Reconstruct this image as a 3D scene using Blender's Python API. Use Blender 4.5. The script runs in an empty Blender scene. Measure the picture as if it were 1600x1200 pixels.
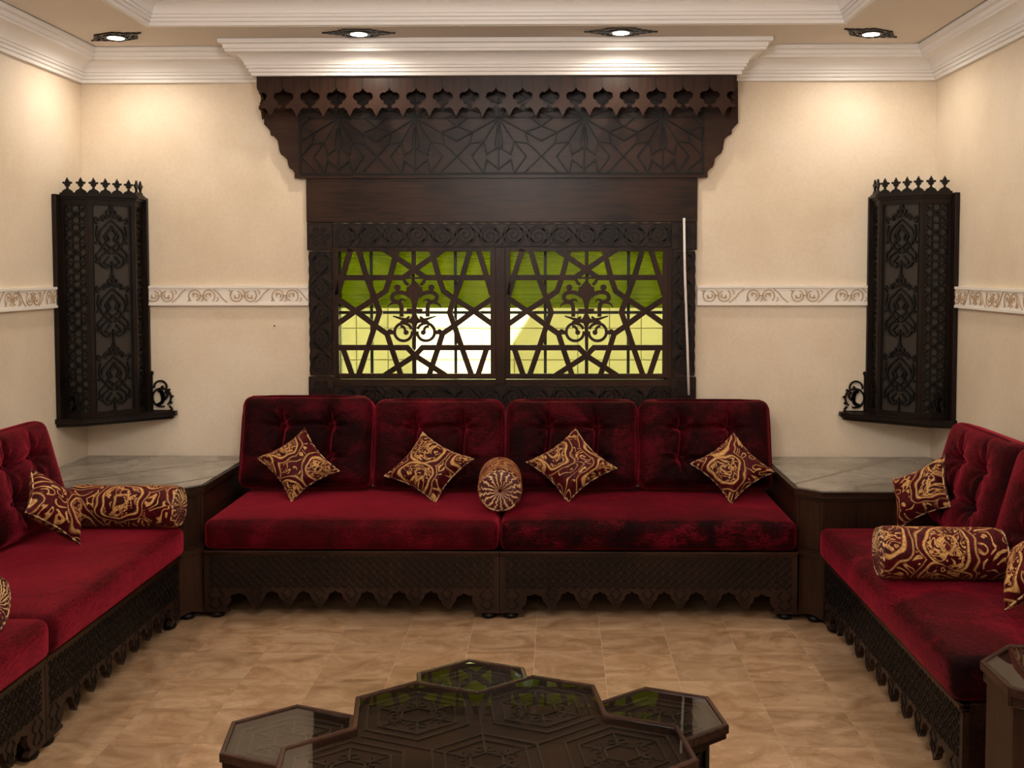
import bpy, math, random
from mathutils import Vector, Matrix
from mathutils.geometry import tessellate_polygon
random.seed(7)
PI = math.pi
C = bpy.context.scene.collection
S = bpy.context.scene
# ------------------------------------------------------------------ camera
YAW, PIT, ROL = 0.0147, 0.0485, -0.0007
Fv = Vector((-math.sin(YAW)*math.cos(PIT), math.cos(YAW)*math.cos(PIT), -math.sin(PIT)))
Rv = Vector((math.cos(YAW), math.sin(YAW), 0)); Uv = Rv.cross(Fv)
R2 = Rv*math.cos(ROL) + Uv*math.sin(ROL); U2 = -Rv*math.sin(ROL) + Uv*math.cos(ROL)
cd = bpy.data.cameras.new('camera'); cam = bpy.data.objects.new('camera', cd); C.objects.link(cam)
cd.sensor_width = 36; cd.lens = 36*1649.8/1600; cd.shift_x = -45/1600; cd.shift_y = -97.3/1600
cd.clip_start = 0.05; cd.clip_end = 200
m = Matrix.Identity(4)
for i, v in enumerate((R2, U2, -Fv)):
    for j in range(3): m[j][i] = v[j]
m.translation = Vector((0, 0, 1.6)); cam.matrix_world = m
S.camera = cam
# ------------------------------------------------------------------ world, sun, exposure
S.view_settings.view_transform = 'Standard'; S.view_settings.look = 'None'
S.view_settings.gamma = 1; S.view_settings.use_curve_mapping = False
S.view_settings.exposure = 0.36
w = bpy.data.worlds.new('sky'); S.world = w; w.use_nodes = True
bg = w.node_tree.nodes['Background']
sk = w.node_tree.nodes.new('ShaderNodeTexSky'); sk.sky_type = 'HOSEK_WILKIE'; sk.turbidity = 3
sk.sun_direction = Vector((0.25, -0.55, 0.8)).normalized()
w.node_tree.links.new(sk.outputs[0], bg.inputs[0]); bg.inputs[1].default_value = 5.0
sd = bpy.data.lights.new('sun', 'SUN'); so = bpy.data.objects.new('sun', sd); C.objects.link(so)
sd.energy = 22.0; sd.angle = 0.01; sd.color = (1, .96, .88)
so.rotation_euler = Vector((0.0, 0.55, -0.85)).to_track_quat('-Z', 'Y').to_euler(); so.location = (0, 2, 8)
WARM = (1.0, 0.89, 0.74)
SPOT_W, FILL_W = 12.5, 45.0
# added fill: two unseen soft point lights without a fixture, brightening the room
for q, k in (((-0.28, 2.4, 2.45), 1.25), ((-0.28, 0.5, 2.30), .65)):
    ld = bpy.data.lights.new('fill_light', 'POINT'); ld.shadow_soft_size = .28
    ld.energy = FILL_W*k; ld.color = (1.0, .97, .93)
    lo = bpy.data.objects.new('fill_light', ld); C.objects.link(lo); lo.location = q

# ------------------------------------------------------------------ materials
def mat(name, base=(.5, .5, .5), rough=.5, **kw):
    m = bpy.data.materials.new(name); m.use_nodes = True
    b = m.node_tree.nodes['Principled BSDF']
    b.inputs['Base Color'].default_value = (*base, 1); b.inputs['Roughness'].default_value = rough
    for k, v in kw.items(): b.inputs[k.replace('_', ' ')].default_value = v
    return m, m.node_tree, b
def nd(nt, typ, ins=None, **kw):
    n = nt.nodes.new('ShaderNode'+typ)
    for k, v in kw.items(): setattr(n, k, v)
    for k, v in (ins or {}).items():
        if hasattr(v, 'is_output') or isinstance(v, bpy.types.NodeSocket): nt.links.new(v, n.inputs[k])
        else: n.inputs[k].default_value = v
    return n
def ramp(nt, fac, stops, interp='LINEAR'):
    r = nt.nodes.new('ShaderNodeValToRGB'); r.color_ramp.interpolation = interp
    e = r.color_ramp.elements
    while len(e) < len(stops): e.new(0.5)
    for i, (p, c) in enumerate(stops):
        e[i].position = p; e[i].color = (*c, 1) if len(c) == 3 else c
    nt.links.new(fac, r.inputs[0]); return r
def g(x): return (x, x, x)
def bump(nt, b, h, strength=.3, dist=.005):
    n = nd(nt, 'Bump', {'Height': h, 'Strength': strength, 'Distance': dist}); nt.links.new(n.outputs[0], b.inputs['Normal'])

def wood_mat(name, dark, light, rough=.36, axis='X', coat=0.0):
    m, nt, b = mat(name, rough=rough)
    tc = nd(nt, 'TexCoord')
    sc = {'X': (2.2, 26, 26), 'Z': (26, 26, 2.2)}[axis]
    mp = nd(nt, 'Mapping', {'Vector': tc.outputs['Object'], 'Scale': sc})
    n1 = nd(nt, 'TexNoise', {'Vector': mp.outputs[0], 'Scale': 3.0, 'Detail': 6.0, 'Roughness': .65})
    n2 = nd(nt, 'TexNoise', {'Vector': tc.outputs['Object'], 'Scale': 2.5, 'Detail': 2.0})
    mx = nd(nt, 'Math', {0: n1.outputs[0], 1: n2.outputs[0]}, operation='ADD')
    mh = nd(nt, 'Math', {0: mx.outputs[0], 1: .5}, operation='MULTIPLY')
    r = ramp(nt, mh.outputs[0], [(.38, dark), (.60, light)])
    nt.links.new(r.outputs[0], b.inputs['Base Color'])
    bump(nt, b, n1.outputs[0], .25, .002)
    b.inputs['Specular IOR Level'].default_value = .24; b.inputs['Coat Weight'].default_value = coat; b.inputs['Coat Roughness'].default_value = .2
    return m
WOOD = wood_mat('dark_stained_wood', (.008, .0032, .0018), (.036, .0135, .0068))
WOODV = wood_mat('dark_stained_wood_upright', (.009, .0036, .002), (.038, .0145, .0075), axis='Z')
CARVE = wood_mat('carved_dark_wood', (.011, .0050, .0034), (.034, .0150, .0095), rough=.4)
BLACKW = wood_mat('black_brown_wood', (.0018, .0011, .0009), (.006, .0034, .0024), rough=.45, axis='Z')
DKV = wood_mat('near_black_wood', (.003, .0014, .0009), (.013, .0056, .0034), rough=.4, axis='Z')
BOARDW = wood_mat('table_board_wood', (.012, .005, .003), (.036, .016, .008), rough=.5)
INLAY = wood_mat('pale_inlay_strip', (.020, .011, .007), (.050, .030, .019), rough=.4)
for m_ in (BOARDW, INLAY): m_.node_tree.nodes['Principled BSDF'].inputs['Specular IOR Level'].default_value = .06
TABW = wood_mat('table_walnut', (.016, .006, .004), (.050, .019, .012), rough=.25)

def wall_mat():
    m, nt, b = mat('sand_plaster', rough=.6)
    tc = nd(nt, 'TexCoord')
    a = nd(nt, 'TexNoise', {'Vector': tc.outputs['Object'], 'Scale': 1.7, 'Detail': 7.0, 'Roughness': .6})
    f = nd(nt, 'TexNoise', {'Vector': tc.outputs['Object'], 'Scale': 60.0, 'Detail': 3.0})
    r = ramp(nt, a.outputs[0], [(.3, (.69, .565, .425)), (.52, (.765, .645, .50)), (.72, (.81, .71, .585))])
    r2 = ramp(nt, f.outputs[0], [(.3, g(.94)), (.7, g(1.0))])
    mx = nd(nt, 'Mix', data_type='RGBA', blend_type='MULTIPLY'); mx.inputs[0].default_value = 1
    nt.links.new(r.outputs[0], mx.inputs[6]); nt.links.new(r2.outputs[0], mx.inputs[7])
    nt.links.new(mx.outputs[2], b.inputs['Base Color']); bump(nt, b, f.outputs[0], .15, .002)
    return m
WALL = wall_mat()
CEIL = mat('ceiling_paint', (.72, .645, .57), .75)[0]
CROWN = mat('white_gypsum', (.84, .815, .80), .55)[0]
RAIL = mat('cream_gypsum', (.80, .75, .69), .6)[0]
RAILW = mat('gilded_wash', (.46, .33, .21), .6)[0]

def floor_mat():
    m, nt, b = mat('beige_marble', rough=.3)
    tc = nd(nt, 'TexCoord'); oi = nd(nt, 'ObjectInfo')
    off = nd(nt, 'VectorMath', {0: tc.outputs['Object']}, operation='ADD')
    cb = nd(nt, 'CombineXYZ', {'X': oi.outputs['Random'], 'Y': oi.outputs['Random'], 'Z': oi.outputs['Random']})
    sc = nd(nt, 'VectorMath', {0: cb.outputs[0], 'Scale': 9.0}, operation='SCALE'); nt.links.new(sc.outputs[0], off.inputs[1])
    mp = nd(nt, 'Mapping', {'Vector': off.outputs[0], 'Scale': (4, 7, 4), 'Rotation': (0, 0, .35)})
    n1 = nd(nt, 'TexNoise', {'Vector': mp.outputs[0], 'Scale': 1.2, 'Detail': 9.0, 'Roughness': .68, 'Distortion': 1.1})
    r = ramp(nt, n1.outputs[0], [(.30, (.21, .115, .052)), (.44, (.33, .195, .105)), (.56, (.42, .27, .16)), (.72, (.51, .355, .225))])
    n2 = nd(nt, 'TexNoise', {'Vector': mp.outputs[0], 'Scale': 7.0, 'Detail': 2.0})
    r2 = ramp(nt, n2.outputs[0], [(.70, g(0)), (.74, g(.35))])
    mx = nd(nt, 'Mix', {0: r2.outputs[0]}, data_type='RGBA'); nt.links.new(r.outputs[0], mx.inputs[6]); mx.inputs[7].default_value = (.75, .62, .48, 1)
    r3 = ramp(nt, n2.outputs[0], [(.27, g(.5)), (.31, g(0))])
    m2 = nd(nt, 'Mix', {0: r3.outputs[0]}, data_type='RGBA'); nt.links.new(mx.outputs[2], m2.inputs[6]); m2.inputs[7].default_value = (.20, .12, .06, 1)
    hv = nd(nt, 'HueSaturation', {'Color': m2.outputs[2]})
    mr = nd(nt, 'MapRange', {'Value': oi.outputs['Random'], 'To Min': .9, 'To Max': 1.08}); nt.links.new(mr.outputs[0], hv.inputs['Value'])
    nt.links.new(hv.outputs[0], b.inputs['Base Color'])
    return m
FLOOR = floor_mat()
GROUT = mat('pale_grout', (.78, .64, .46), .7)[0]

def marble_mat():
    m, nt, b = mat('grey_marble', rough=.13)
    tc = nd(nt, 'TexCoord')
    n1 = nd(nt, 'TexNoise', {'Vector': tc.outputs['Object'], 'Scale': 3.0, 'Detail': 8.0, 'Roughness': .6, 'Distortion': 1.5})
    r = ramp(nt, n1.outputs[0], [(.3, (.15, .125, .10)), (.55, (.27, .24, .20)), (.75, (.36, .32, .28))])
    mp = nd(nt, 'Mapping', {'Vector': tc.outputs['Object'], 'Rotation': (0, 0, .75)})
    wv = nd(nt, 'TexWave', {'Vector': mp.outputs[0], 'Scale': .75, 'Distortion': 1.6, 'Detail': 3.0, 'Detail Scale': 1.2})
    rv = ramp(nt, wv.outputs[1], [(.0, g(.85)), (.018, g(0))])
    mx = nd(nt, 'Mix', {0: rv.outputs[0]}, data_type='RGBA'); nt.links.new(r.outputs[0], mx.inputs[6]); mx.inputs[7].default_value = (.05, .035, .025, 1)
    nt.links.new(mx.outputs[2], b.inputs['Base Color'])
    return m
MARBLE = marble_mat()

def velvet_mat(name, dark, light, rosy, amt=1.0):
    m, nt, b = mat(name, rough=.55)
    tc = nd(nt, 'TexCoord'); oi = nd(nt, 'ObjectInfo')
    off = nd(nt, 'VectorMath', {0: tc.outputs['Object'], 1: oi.outputs['Location']}, operation='ADD')
    big = nd(nt, 'TexNoise', {'Vector': off.outputs[0], 'Scale': 5.0, 'Detail': 3.0, 'Distortion': .8})
    mp = nd(nt, 'Mapping', {'Vector': off.outputs[0], 'Scale': (9, 22, 22)})
    sm = nd(nt, 'TexNoise', {'Vector': mp.outputs[0], 'Scale': 3.2, 'Detail': 7.0, 'Roughness': .7, 'Distortion': 1.6})
    ad = nd(nt, 'Math', {0: big.outputs[0], 1: sm.outputs[0]}, operation='ADD')
    h = nd(nt, 'Math', {0: ad.outputs[0], 1: .5}, operation='MULTIPLY')
    r = ramp(nt, h.outputs[0], [(.42, dark), (.52, light), (.60, rosy)])  # noise tones put the nap's sheen and highlights into the base colour
    nt.links.new(r.outputs[0], b.inputs['Base Color'])
    b.inputs['Sheen Weight'].default_value = 1.0*amt; b.inputs['Sheen Roughness'].default_value = .28
    b.inputs['Sheen Tint'].default_value = (.84, .05, .095, 1); b.inputs['Specular IOR Level'].default_value = .06
    bump(nt, b, h.outputs[0], .5, .02)
    return m
VELVET = velvet_mat('red_velvet', (.012, .0001, .0008), (.034, .0004, .002), (.085, .002, .008))
VELDK = velvet_mat('crushed_velvet', (.003, .0, .0003), (.024, .0002, .0014), (.11, .002, .009), .6)
VELBACK = velvet_mat('deep_red_velvet', (.006, .0, .0005), (.024, .0003, .0015), (.070, .0015, .006))
VELSEAT = velvet_mat('smooth_red_velvet', (.030, .0003, .0015), (.062, .0007, .003), (.11, .003, .010))

def brocade_mat(name, sc):
    """burgundy velvet printed with gold scrolls, rings and leaf shapes (flat print, in UV space)"""
    m, nt, b = mat(name, rough=.5)
    uv = nd(nt, 'UVMap'); oi = nd(nt, 'ObjectInfo')
    cb = nd(nt, 'CombineXYZ', {'X': oi.outputs['Random'], 'Y': oi.outputs['Random']})
    o3 = nd(nt, 'VectorMath', {0: cb.outputs[0], 'Scale': 3.0}, operation='SCALE')
    o2 = nd(nt, 'VectorMath', {0: uv.outputs[0], 1: o3.outputs[0]}, operation='ADD')
    s = nd(nt, 'VectorMath', {0: o2.outputs[0], 'Scale': sc}, operation='SCALE')
    nz = nd(nt, 'TexNoise', {'Vector': s.outputs[0], 'Scale': 1.6, 'Detail': 1.0})
    ns = nd(nt, 'VectorMath', {0: nz.outputs[1], 1: (.5, .5, .5)}, operation='SUBTRACT')
    nsc = nd(nt, 'VectorMath', {0: ns.outputs[0], 'Scale': .55}, operation='SCALE')
    wp = nd(nt, 'VectorMath', {0: s.outputs[0], 1: nsc.outputs[0]}, operation='ADD')
    v = nd(nt, 'TexVoronoi', {'Vector': wp.outputs[0], 'Scale': .85, 'Randomness': .75}, voronoi_dimensions='2D')
    # paisley medallions: rings about the cell centres
    r1 = ramp(nt, v.outputs['Distance'], [(0, g(0)), (.10, g(0)), (.125, g(1)), (.15, g(0)), (.33, g(0)), (.345, g(1)), (.375, g(1)), (.39, g(0)), (.46, g(0)), (.475, g(1)), (.50, g(0))])
    # leaf fan inside the ring
    n4 = nd(nt, 'TexNoise', {'Vector': wp.outputs[0], 'Scale': 4.5, 'Detail': 1.5, 'Distortion': 2.2})
    b4 = ramp(nt, n4.outputs[0], [(.50, g(0)), (.525, g(1)), (.60, g(1)), (.625, g(0))])
    ins = ramp(nt, v.outputs['Distance'], [(0, g(1)), (.30, g(1)), (.33, g(0))])
    lf = nd(nt, 'Math', {0: b4.outputs[0], 1: ins.outputs[0]}, operation='MULTIPLY')
    # scrolls outside: thin contour lines of a smooth noise
    n5 = nd(nt, 'TexNoise', {'Vector': s.outputs[0], 'Scale': 2.3, 'Detail': 0.0, 'Distortion': 1.4})
    w5 = nd(nt, 'Math', {0: n5.outputs[0], 1: 26.0}, operation='MULTIPLY')
    s5 = nd(nt, 'Math', {0: w5.outputs[0]}, operation='SINE')
    l5 = ramp(nt, s5.outputs[0], [(.62, g(0)), (.74, g(1))])
    v6 = nd(nt, 'TexVoronoi', {'Vector': s.outputs[0], 'Scale': 3.4}, voronoi_dimensions='2D')
    l6 = ramp(nt, v6.outputs['Distance'], [(.16, g(0)), (.20, g(1))])
    l56 = nd(nt, 'Math', {0: l5.outputs[0], 1: l6.outputs[0]}, operation='MULTIPLY')
    outs = ramp(nt, v.outputs['Distance'], [(.50, g(0)), (.53, g(1))])
    sc5 = nd(nt, 'Math', {0: l56.outputs[0], 1: outs.outputs[0]}, operation='MULTIPLY')
    a = nd(nt, 'Math', {0: r1.outputs[0], 1: lf.outputs[0]}, operation='MAXIMUM')
    f = nd(nt, 'Math', {0: a.outputs[0], 1: sc5.outputs[0]}, operation='MAXIMUM')
    th = nd(nt, 'TexNoise', {'Vector': s.outputs[0], 'Scale': 25.0, 'Detail': 1.0})
    gc = ramp(nt, th.outputs[0], [(.3, (.38, .17, .04)), (.7, (.70, .42, .17))])
    bc = ramp(nt, n4.outputs[0], [(.3, (.022, .001, .002)), (.7, (.085, .002, .006))])
    mx = nd(nt, 'Mix', {0: f.outputs[0]}, data_type='RGBA'); nt.links.new(bc.outputs[0], mx.inputs[6]); nt.links.new(gc.outputs[0], mx.inputs[7])
    nt.links.new(mx.outputs[2], b.inputs['Base Color'])
    b.inputs['Sheen Weight'].default_value = .2; b.inputs['Sheen Tint'].default_value = (.9, .2, .15, 1); b.inputs['Specular IOR Level'].default_value = .12
    bump(nt, b, f.outputs[0], .35, .003)
    return m
BROC = brocade_mat('gold_scroll_brocade', 1.0)
m_, nt_, b_ = mat('piping_cord', rough=.55)
tc_ = nd(nt_, 'TexCoord'); wv_ = nd(nt_, 'TexNoise', {'Vector': tc_.outputs['Object'], 'Scale': 55.0})
r_ = ramp(nt_, wv_.outputs[0], [(.46, (.06, .003, .006)), (.54, (.60, .40, .20))]); nt_.links.new(r_.outputs[0], b_.inputs['Base Color'])
CORD = m_
def pleat_mat():
    m, nt, b = mat('pleated_brocade', rough=.5)
    uv = nd(nt, 'UVMap')   # u = angle turns, v = radius 0..1
    sp = nd(nt, 'SeparateXYZ', {0: uv.outputs[0]})
    a = nd(nt, 'Math', {0: sp.outputs[0], 1: 2*PI*17}, operation='MULTIPLY')
    nz = nd(nt, 'TexNoise', {'Vector': uv.outputs[0], 'Scale': 9.0}); 
    k = nd(nt, 'Math', {0: nz.outputs[0], 1: 9.0}, operation='MULTIPLY')
    a2 = nd(nt, 'Math', {0: a.outputs[0], 1: k.outputs[0]}, operation='ADD')
    s = nd(nt, 'Math', {0: a2.outputs[0]}, operation='SINE')
    r = ramp(nt, s.outputs[0], [(.52, (.07, .003, .007)), (.68, (.62, .40, .19))])
    nt.links.new(r.outputs[0], b.inputs['Base Color']); bump(nt, b, s.outputs[0], .3, .004)
    return m
PLEAT = pleat_mat()

def glass_mat(name, tint=(1, 1, 1), rough=0.0, ior=1.5):
    m = bpy.data.materials.new(name); m.use_nodes = True; nt = m.node_tree; nt.nodes.clear()
    o = nt.nodes.new('ShaderNodeOutputMaterial'); fr = nd(nt, 'Fresnel', {'IOR': ior})
    t = nd(nt, 'BsdfTransparent', {'Color': (*tint, 1)}); gl = nd(nt, 'BsdfGlossy', {'Roughness': rough})
    ge = nt.nodes.new('ShaderNodeNewGeometry'); iv = nd(nt, 'Math', {0: 1.0, 1: ge.outputs['Backfacing']}, operation='SUBTRACT')
    fm = nd(nt, 'Math', {0: fr.outputs[0], 1: iv.outputs[0]}, operation='MULTIPLY')   # a thin sheet: the rear surface adds no total reflection
    mx = nd(nt, 'MixShader', {0: fm.outputs[0], 1: t.outputs[0], 2: gl.outputs[0]})
    nt.links.new(mx.outputs[0], o.inputs[0]); return m
GLASS = glass_mat('window_glass', (.95, .98, .80))
TGLASS = glass_mat('table_glass', (.93, .95, .93), .008, 1.8)
CABGL = mat('cabinet_glass', (.030, .023, .018), .4)[0]
BRONZE = mat('dark_bronze', (.035, .028, .02), .45, Metallic=.7)[0]
STEEL = mat('dark_window_metal', (.012, .016, .008), .45)[0]
WHITE = mat('white_plastic', (.75, .70, .66), .4)[0]
YTILE, nt_, b_ = mat('pale_yellow_tile', (.72, .70, .36), .35)
oi_ = nd(nt_, 'ObjectInfo'); r_ = ramp(nt_, oi_.outputs['Random'], [(0, (.74, .72, .45)), (1, (.80, .77, .50))]); nt_.links.new(r_.outputs[0], b_.inputs['Base Color'])
YGROUT = mat('olive_grout', (.46, .43, .22), .8)[0]
def blind_mat():
    m = bpy.data.materials.new('green_blind_cloth'); m.use_nodes = True; nt = m.node_tree; nt.nodes.clear()
    o = nt.nodes.new('ShaderNodeOutputMaterial')
    tc = nd(nt, 'TexCoord'); n = nd(nt, 'TexNoise', {'Vector': tc.outputs['Object'], 'Scale': 6.0, 'Detail': 4.0})
    r = ramp(nt, n.outputs[0], [(.3, (.36, .44, .03)), (.7, (.52, .58, .07))])
    d = nd(nt, 'BsdfDiffuse', {'Color': r.outputs[0]}); t = nd(nt, 'BsdfTranslucent', {'Color': r.outputs[0]})
    mx = nd(nt, 'MixShader', {0: .55, 1: d.outputs[0], 2: t.outputs[0]}); nt.links.new(mx.outputs[0], o.inputs[0]); return m
BLIND = blind_mat()
LENS = bpy.data.materials.new('lamp_lens'); LENS.use_nodes = True
bl = LENS.node_tree.nodes['Principled BSDF']; bl.inputs['Emission Color'].default_value = (1, .9, .74, 1); bl.inputs['Emission Strength'].default_value = 14
CONC = mat('exterior_render', (.6, .57, .5), .8)[0]

# ------------------------------------------------------------------ mesh helpers
class MB:
    def __init__(s): s.v = []; s.f = []; s.uv = None; s.smooth = False
    def add(s, vs, fs, M=None):
        k = len(s.v)
        s.v += [tuple(M @ Vector(p)) if M is not None else tuple(p) for p in vs]
        s.f += [tuple(i+k for i in f) for f in fs]
    def box(s, x0, x1, y0, y1, z0, z1, M=None):
        s.add([(x, y, z) for x in (x0, x1) for y in (y0, y1) for z in (z0, z1)],
              [(0, 1, 3, 2), (4, 6, 7, 5), (0, 4, 5, 1), (2, 3, 7, 6), (0, 2, 6, 4), (1, 5, 7, 3)], M)
    def plate(s, poly, c0, c1, P):
        """prism of a 2D polygon between heights c0 and c1 on plane map P"""
        n = len(poly); tri = tessellate_polygon([[Vector((a, b, 0)) for a, b in poly]])
        vs = [P(a, b, c1) for a, b in poly] + [P(a, b, c0) for a, b in poly]
        fs = [tuple(t) for t in tri] + [tuple(n+i for i in reversed(t)) for t in tri]
        fs += [(i, (i+1) % n, n+(i+1) % n, n+i) for i in range(n)]
        s.add(vs, fs)
    def ribbon(s, pts, wd, h, P, closed=False, c0=0.0, taper=None):
        n = len(pts)
        if n < 2: return
        vs = []
        for i, (a, b) in enumerate(pts):
            if closed: p, q = pts[i-1], pts[(i+1) % n]
            else: p, q = pts[max(i-1, 0)], pts[min(i+1, n-1)]
            d1 = Vector((a-p[0], b-p[1])); d2 = Vector((q[0]-a, q[1]-b))
            if d1.length < 1e-9: d1 = d2
            if d2.length < 1e-9: d2 = d1
            d1.normalize(); d2.normalize(); t = d1+d2
            if t.length < 1e-6: t = d1
            t.normalize(); nx, ny = -t.y, t.x
            k = 1/max(.45, t.dot(d1)); r = wd/2*k*(taper(i/(n-1)) if taper else 1)
            for sg in (1, -1):
                vs.append(P(a+nx*r*sg, b+ny*r*sg, c0)); vs.append(P(a+nx*r*sg, b+ny*r*sg, c0+h))
        fs = []
        for i in range(n if closed else n-1):
            A = 4*i; B = 4*((i+1) % n)
            fs += [(A+1, A+3, B+3, B+1), (A, A+1, B+1, B), (A+3, A+2, B+2, B+3), (A+2, A, B, B+2)]
        if not closed: fs += [(0, 2, 3, 1), (4*n-4, 4*n-3, 4*n-1, 4*n-2)]
        s.add(vs, fs)
    def disc(s, a, b, r, h, P, n=12, c0=0.0):
        s.plate([(a+r*math.cos(2*PI*i/n), b+r*math.sin(2*PI*i/n)) for i in range(n)], c0, c0+h, P)
    def tube(s, pts, r, n=8, closed=False):
        pts = [Vector(p) for p in pts]; m = len(pts); vs = []
        for i, p in enumerate(pts):
            if closed: t = pts[(i+1) % m]-pts[i-1]
            else: t = pts[min(i+1, m-1)]-pts[max(i-1, 0)]
            t.normalize(); u = t.orthogonal() if i == 0 else (u - t*u.dot(t)); u.normalize(); w = t.cross(u)
            rr = r(i/(m-1)) if callable(r) else r
            vs += [tuple(p+(u*math.cos(2*PI*k/n)+w*math.sin(2*PI*k/n))*rr) for k in range(n)]
        fs = [(i*n+k, i*n+(k+1) % n, ((i+1) % m)*n+(k+1) % n, ((i+1) % m)*n+k) for i in range(m if closed else m-1) for k in range(n)]
        if not closed: fs += [tuple(range(n))[::-1], tuple((m-1)*n+k for k in range(n))]
        s.add(vs, fs)
    def lathe(s, prof, n=20, M=None):
        vs = [(r*math.cos(2*PI*k/n), r*math.sin(2*PI*k/n), z) for r, z in prof for k in range(n)]
        m = len(prof); fs = [(i*n+k, i*n+(k+1) % n, (i+1)*n+(k+1) % n, (i+1)*n+k) for i in range(m-1) for k in range(n)]
        fs += [tuple(range(n))[::-1], tuple((m-1)*n+k for k in range(n))]; s.add(vs, fs, M)
    def sweep(s, path, prof, closed=True):
        n = len(path); m = len(prof); vs = []
        for i, p in enumerate(path):
            p = Vector(p)
            if closed: a, b = Vector(path[i-1]), Vector(path[(i+1) % n])
            else: a, b = Vector(path[max(i-1, 0)]), Vector(path[min(i+1, n-1)])
            d1 = (p-a) if (p-a).length > 1e-9 else (b-p); d2 = (b-p) if (b-p).length > 1e-9 else (p-a)
            d1 = d1.normalized(); d2 = d2.normalized(); n1 = Vector((-d1.y, d1.x)); n2 = Vector((-d2.y, d2.x))
            q = (n1+n2).normalized(); q = q/max(.2, q.dot(n1))
            vs += [(p.x+q.x*e, p.y+q.y*e, z) for e, z in prof]
        fs = []
        for i in range(n if closed else n-1):
            j = (i+1) % n
            fs += [(i*m+k, j*m+k, j*m+k+1, i*m+k+1) for k in range(m-1)]
        s.add(vs, fs)
    def rbox(s, sx, sy, sz, r, nx=12, ny=8, nz=4, fn=None, M=None):
        """rounded box centred on the origin; fn displaces the points"""
        def ax(L, n):
            h = L/2; e = [-h, -h+r*.25, -h+r*.6, -h+r*1.0]
            mid = [-h+r+(L-2*r)*i/n for i in range(1, n)]
            return e+mid+[-x for x in reversed(e)]
        X, Y, Z = ax(sx, nx), ax(sy, ny), ax(sz, nz); idx = {}; vs = []; fs = []
        def pt(i, j, k):
            if (i, j, k) not in idx:
                p = Vector((X[i], Y[j], Z[k])); q = Vector([max(-L/2+r, min(L/2-r, c)) for c, L in zip(p, (sx, sy, sz))])
                d = p-q; o = q+d.normalized()*r if d.length > 0 else q
                if fn: o = fn(o, Vector((X[i]/(sx/2), Y[j]/(sy/2), Z[k]/(sz/2))))
                idx[(i, j, k)] = len(vs); vs.append(tuple(o))
            return idx[(i, j, k)]
        a, b, c = len(X)-1, len(Y)-1, len(Z)-1
        for i in range(a):
            for j in range(b):
                fs.append((pt(i, j, 0), pt(i, j+1, 0), pt(i+1, j+1, 0), pt(i+1, j, 0)))
                fs.append((pt(i, j, c), pt(i+1, j, c), pt(i+1, j+1, c), pt(i, j+1, c)))
        for i in range(a):
            for k in range(c):
                fs.append((pt(i, 0, k), pt(i+1, 0, k), pt(i+1, 0, k+1), pt(i, 0, k+1)))
                fs.append((pt(i, b, k), pt(i, b, k+1), pt(i+1, b, k+1), pt(i+1, b, k)))
        for j in range(b):
            for k in range(c):
                fs.append((pt(0, j, k), pt(0, j, k+1), pt(0, j+1, k+1), pt(0, j+1, k)))
                fs.append((pt(a, j, k), pt(a, j+1, k), pt(a, j+1, k+1), pt(a, j, k+1)))
        s.add(vs, fs, M)
    def mesh(s, name, mt):
        me = bpy.data.meshes.new(name); me.from_pydata(s.v, [], s.f); me.update()
        if s.smooth: me.polygons.foreach_set('use_smooth', [True]*len(me.polygons))
        if s.uv:
            L = me.uv_layers.new(name='UVMap')
            for lp in me.loops: L.data[lp.index].uv = s.uv[lp.vertex_index]
        me.materials.append(mt); return me
    def obj(s, name, mt, parent=None, M=None, bevel=0, **kw):
        o = bpy.data.objects.new(name, s.mesh(name, mt)); C.objects.link(o)
        if parent: o.parent = parent
        if M is not None: o.matrix_basis = M
        if bevel:
            b = o.modifiers.new('bevel', 'BEVEL'); b.width = bevel; b.segments = 2; b.limit_method = 'ANGLE'
        for k, v in kw.items(): o[k] = v
        return o
def thing(name, label, cat, M=None, group=None, kind=None):
    o = bpy.data.objects.new(name, None); C.objects.link(o); o.empty_display_size = .1
    if M is not None: o.matrix_basis = M
    if label: o['label'] = label
    if cat: o['category'] = cat
    if group: o['group'] = group
    if kind: o['kind'] = kind
    return o
def copy_tree(o, M=None, label=None, parent=None):
    c = o.copy(); C.objects.link(c)
    if parent: c.parent = parent
    if M is not None: c.matrix_basis = M
    if label: c['label'] = label
    for ch in list(o.children): copy_tree(ch, None, None, c)
    return c
def T(x, y, z=0): return Matrix.Translation((x, y, z))
def RZ(a): return Matrix.Rotation(a, 4, 'Z')
def RX(a): return Matrix.Rotation(a, 4, 'X')
def plane(o, u, v, n=None):
    o, u, v = Vector(o), Vector(u), Vector(v); n = Vector(n) if n else u.cross(v)
    return lambda a, b, c: tuple(o+u*a+v*b+n*c)
def FRONT(y0): return plane((0, y0, 0), (1, 0, 0), (0, 0, 1), (0, -1, 0))     # faces -y
TOPP = lambda z0: plane((0, 0, z0), (1, 0, 0), (0, 1, 0), (0, 0, 1))
def arc(cx, cy, r, a0, a1, n=10, r1=None):
    r1 = r if r1 is None else r1
    return [(cx+(r+(r1-r)*i/n)*math.cos(a0+(a1-a0)*i/n), cy+(r+(r1-r)*i/n)*math.sin(a0+(a1-a0)*i/n)) for i in range(n+1)]
def inset(poly, d):
    n = len(poly); out = []
    for i, p in enumerate(poly):
        a, b, p = Vector(poly[i-1]), Vector(poly[(i+1) % n]), Vector(p)
        d1 = (p-a).normalized(); d2 = (b-p).normalized(); n1 = Vector((-d1.y, d1.x)); n2 = Vector((-d2.y, d2.x))
        q = (n1+n2).normalized(); q /= max(.2, q.dot(n1)); out.append((p.x+q.x*d, p.y+q.y*d))
    return out
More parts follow.
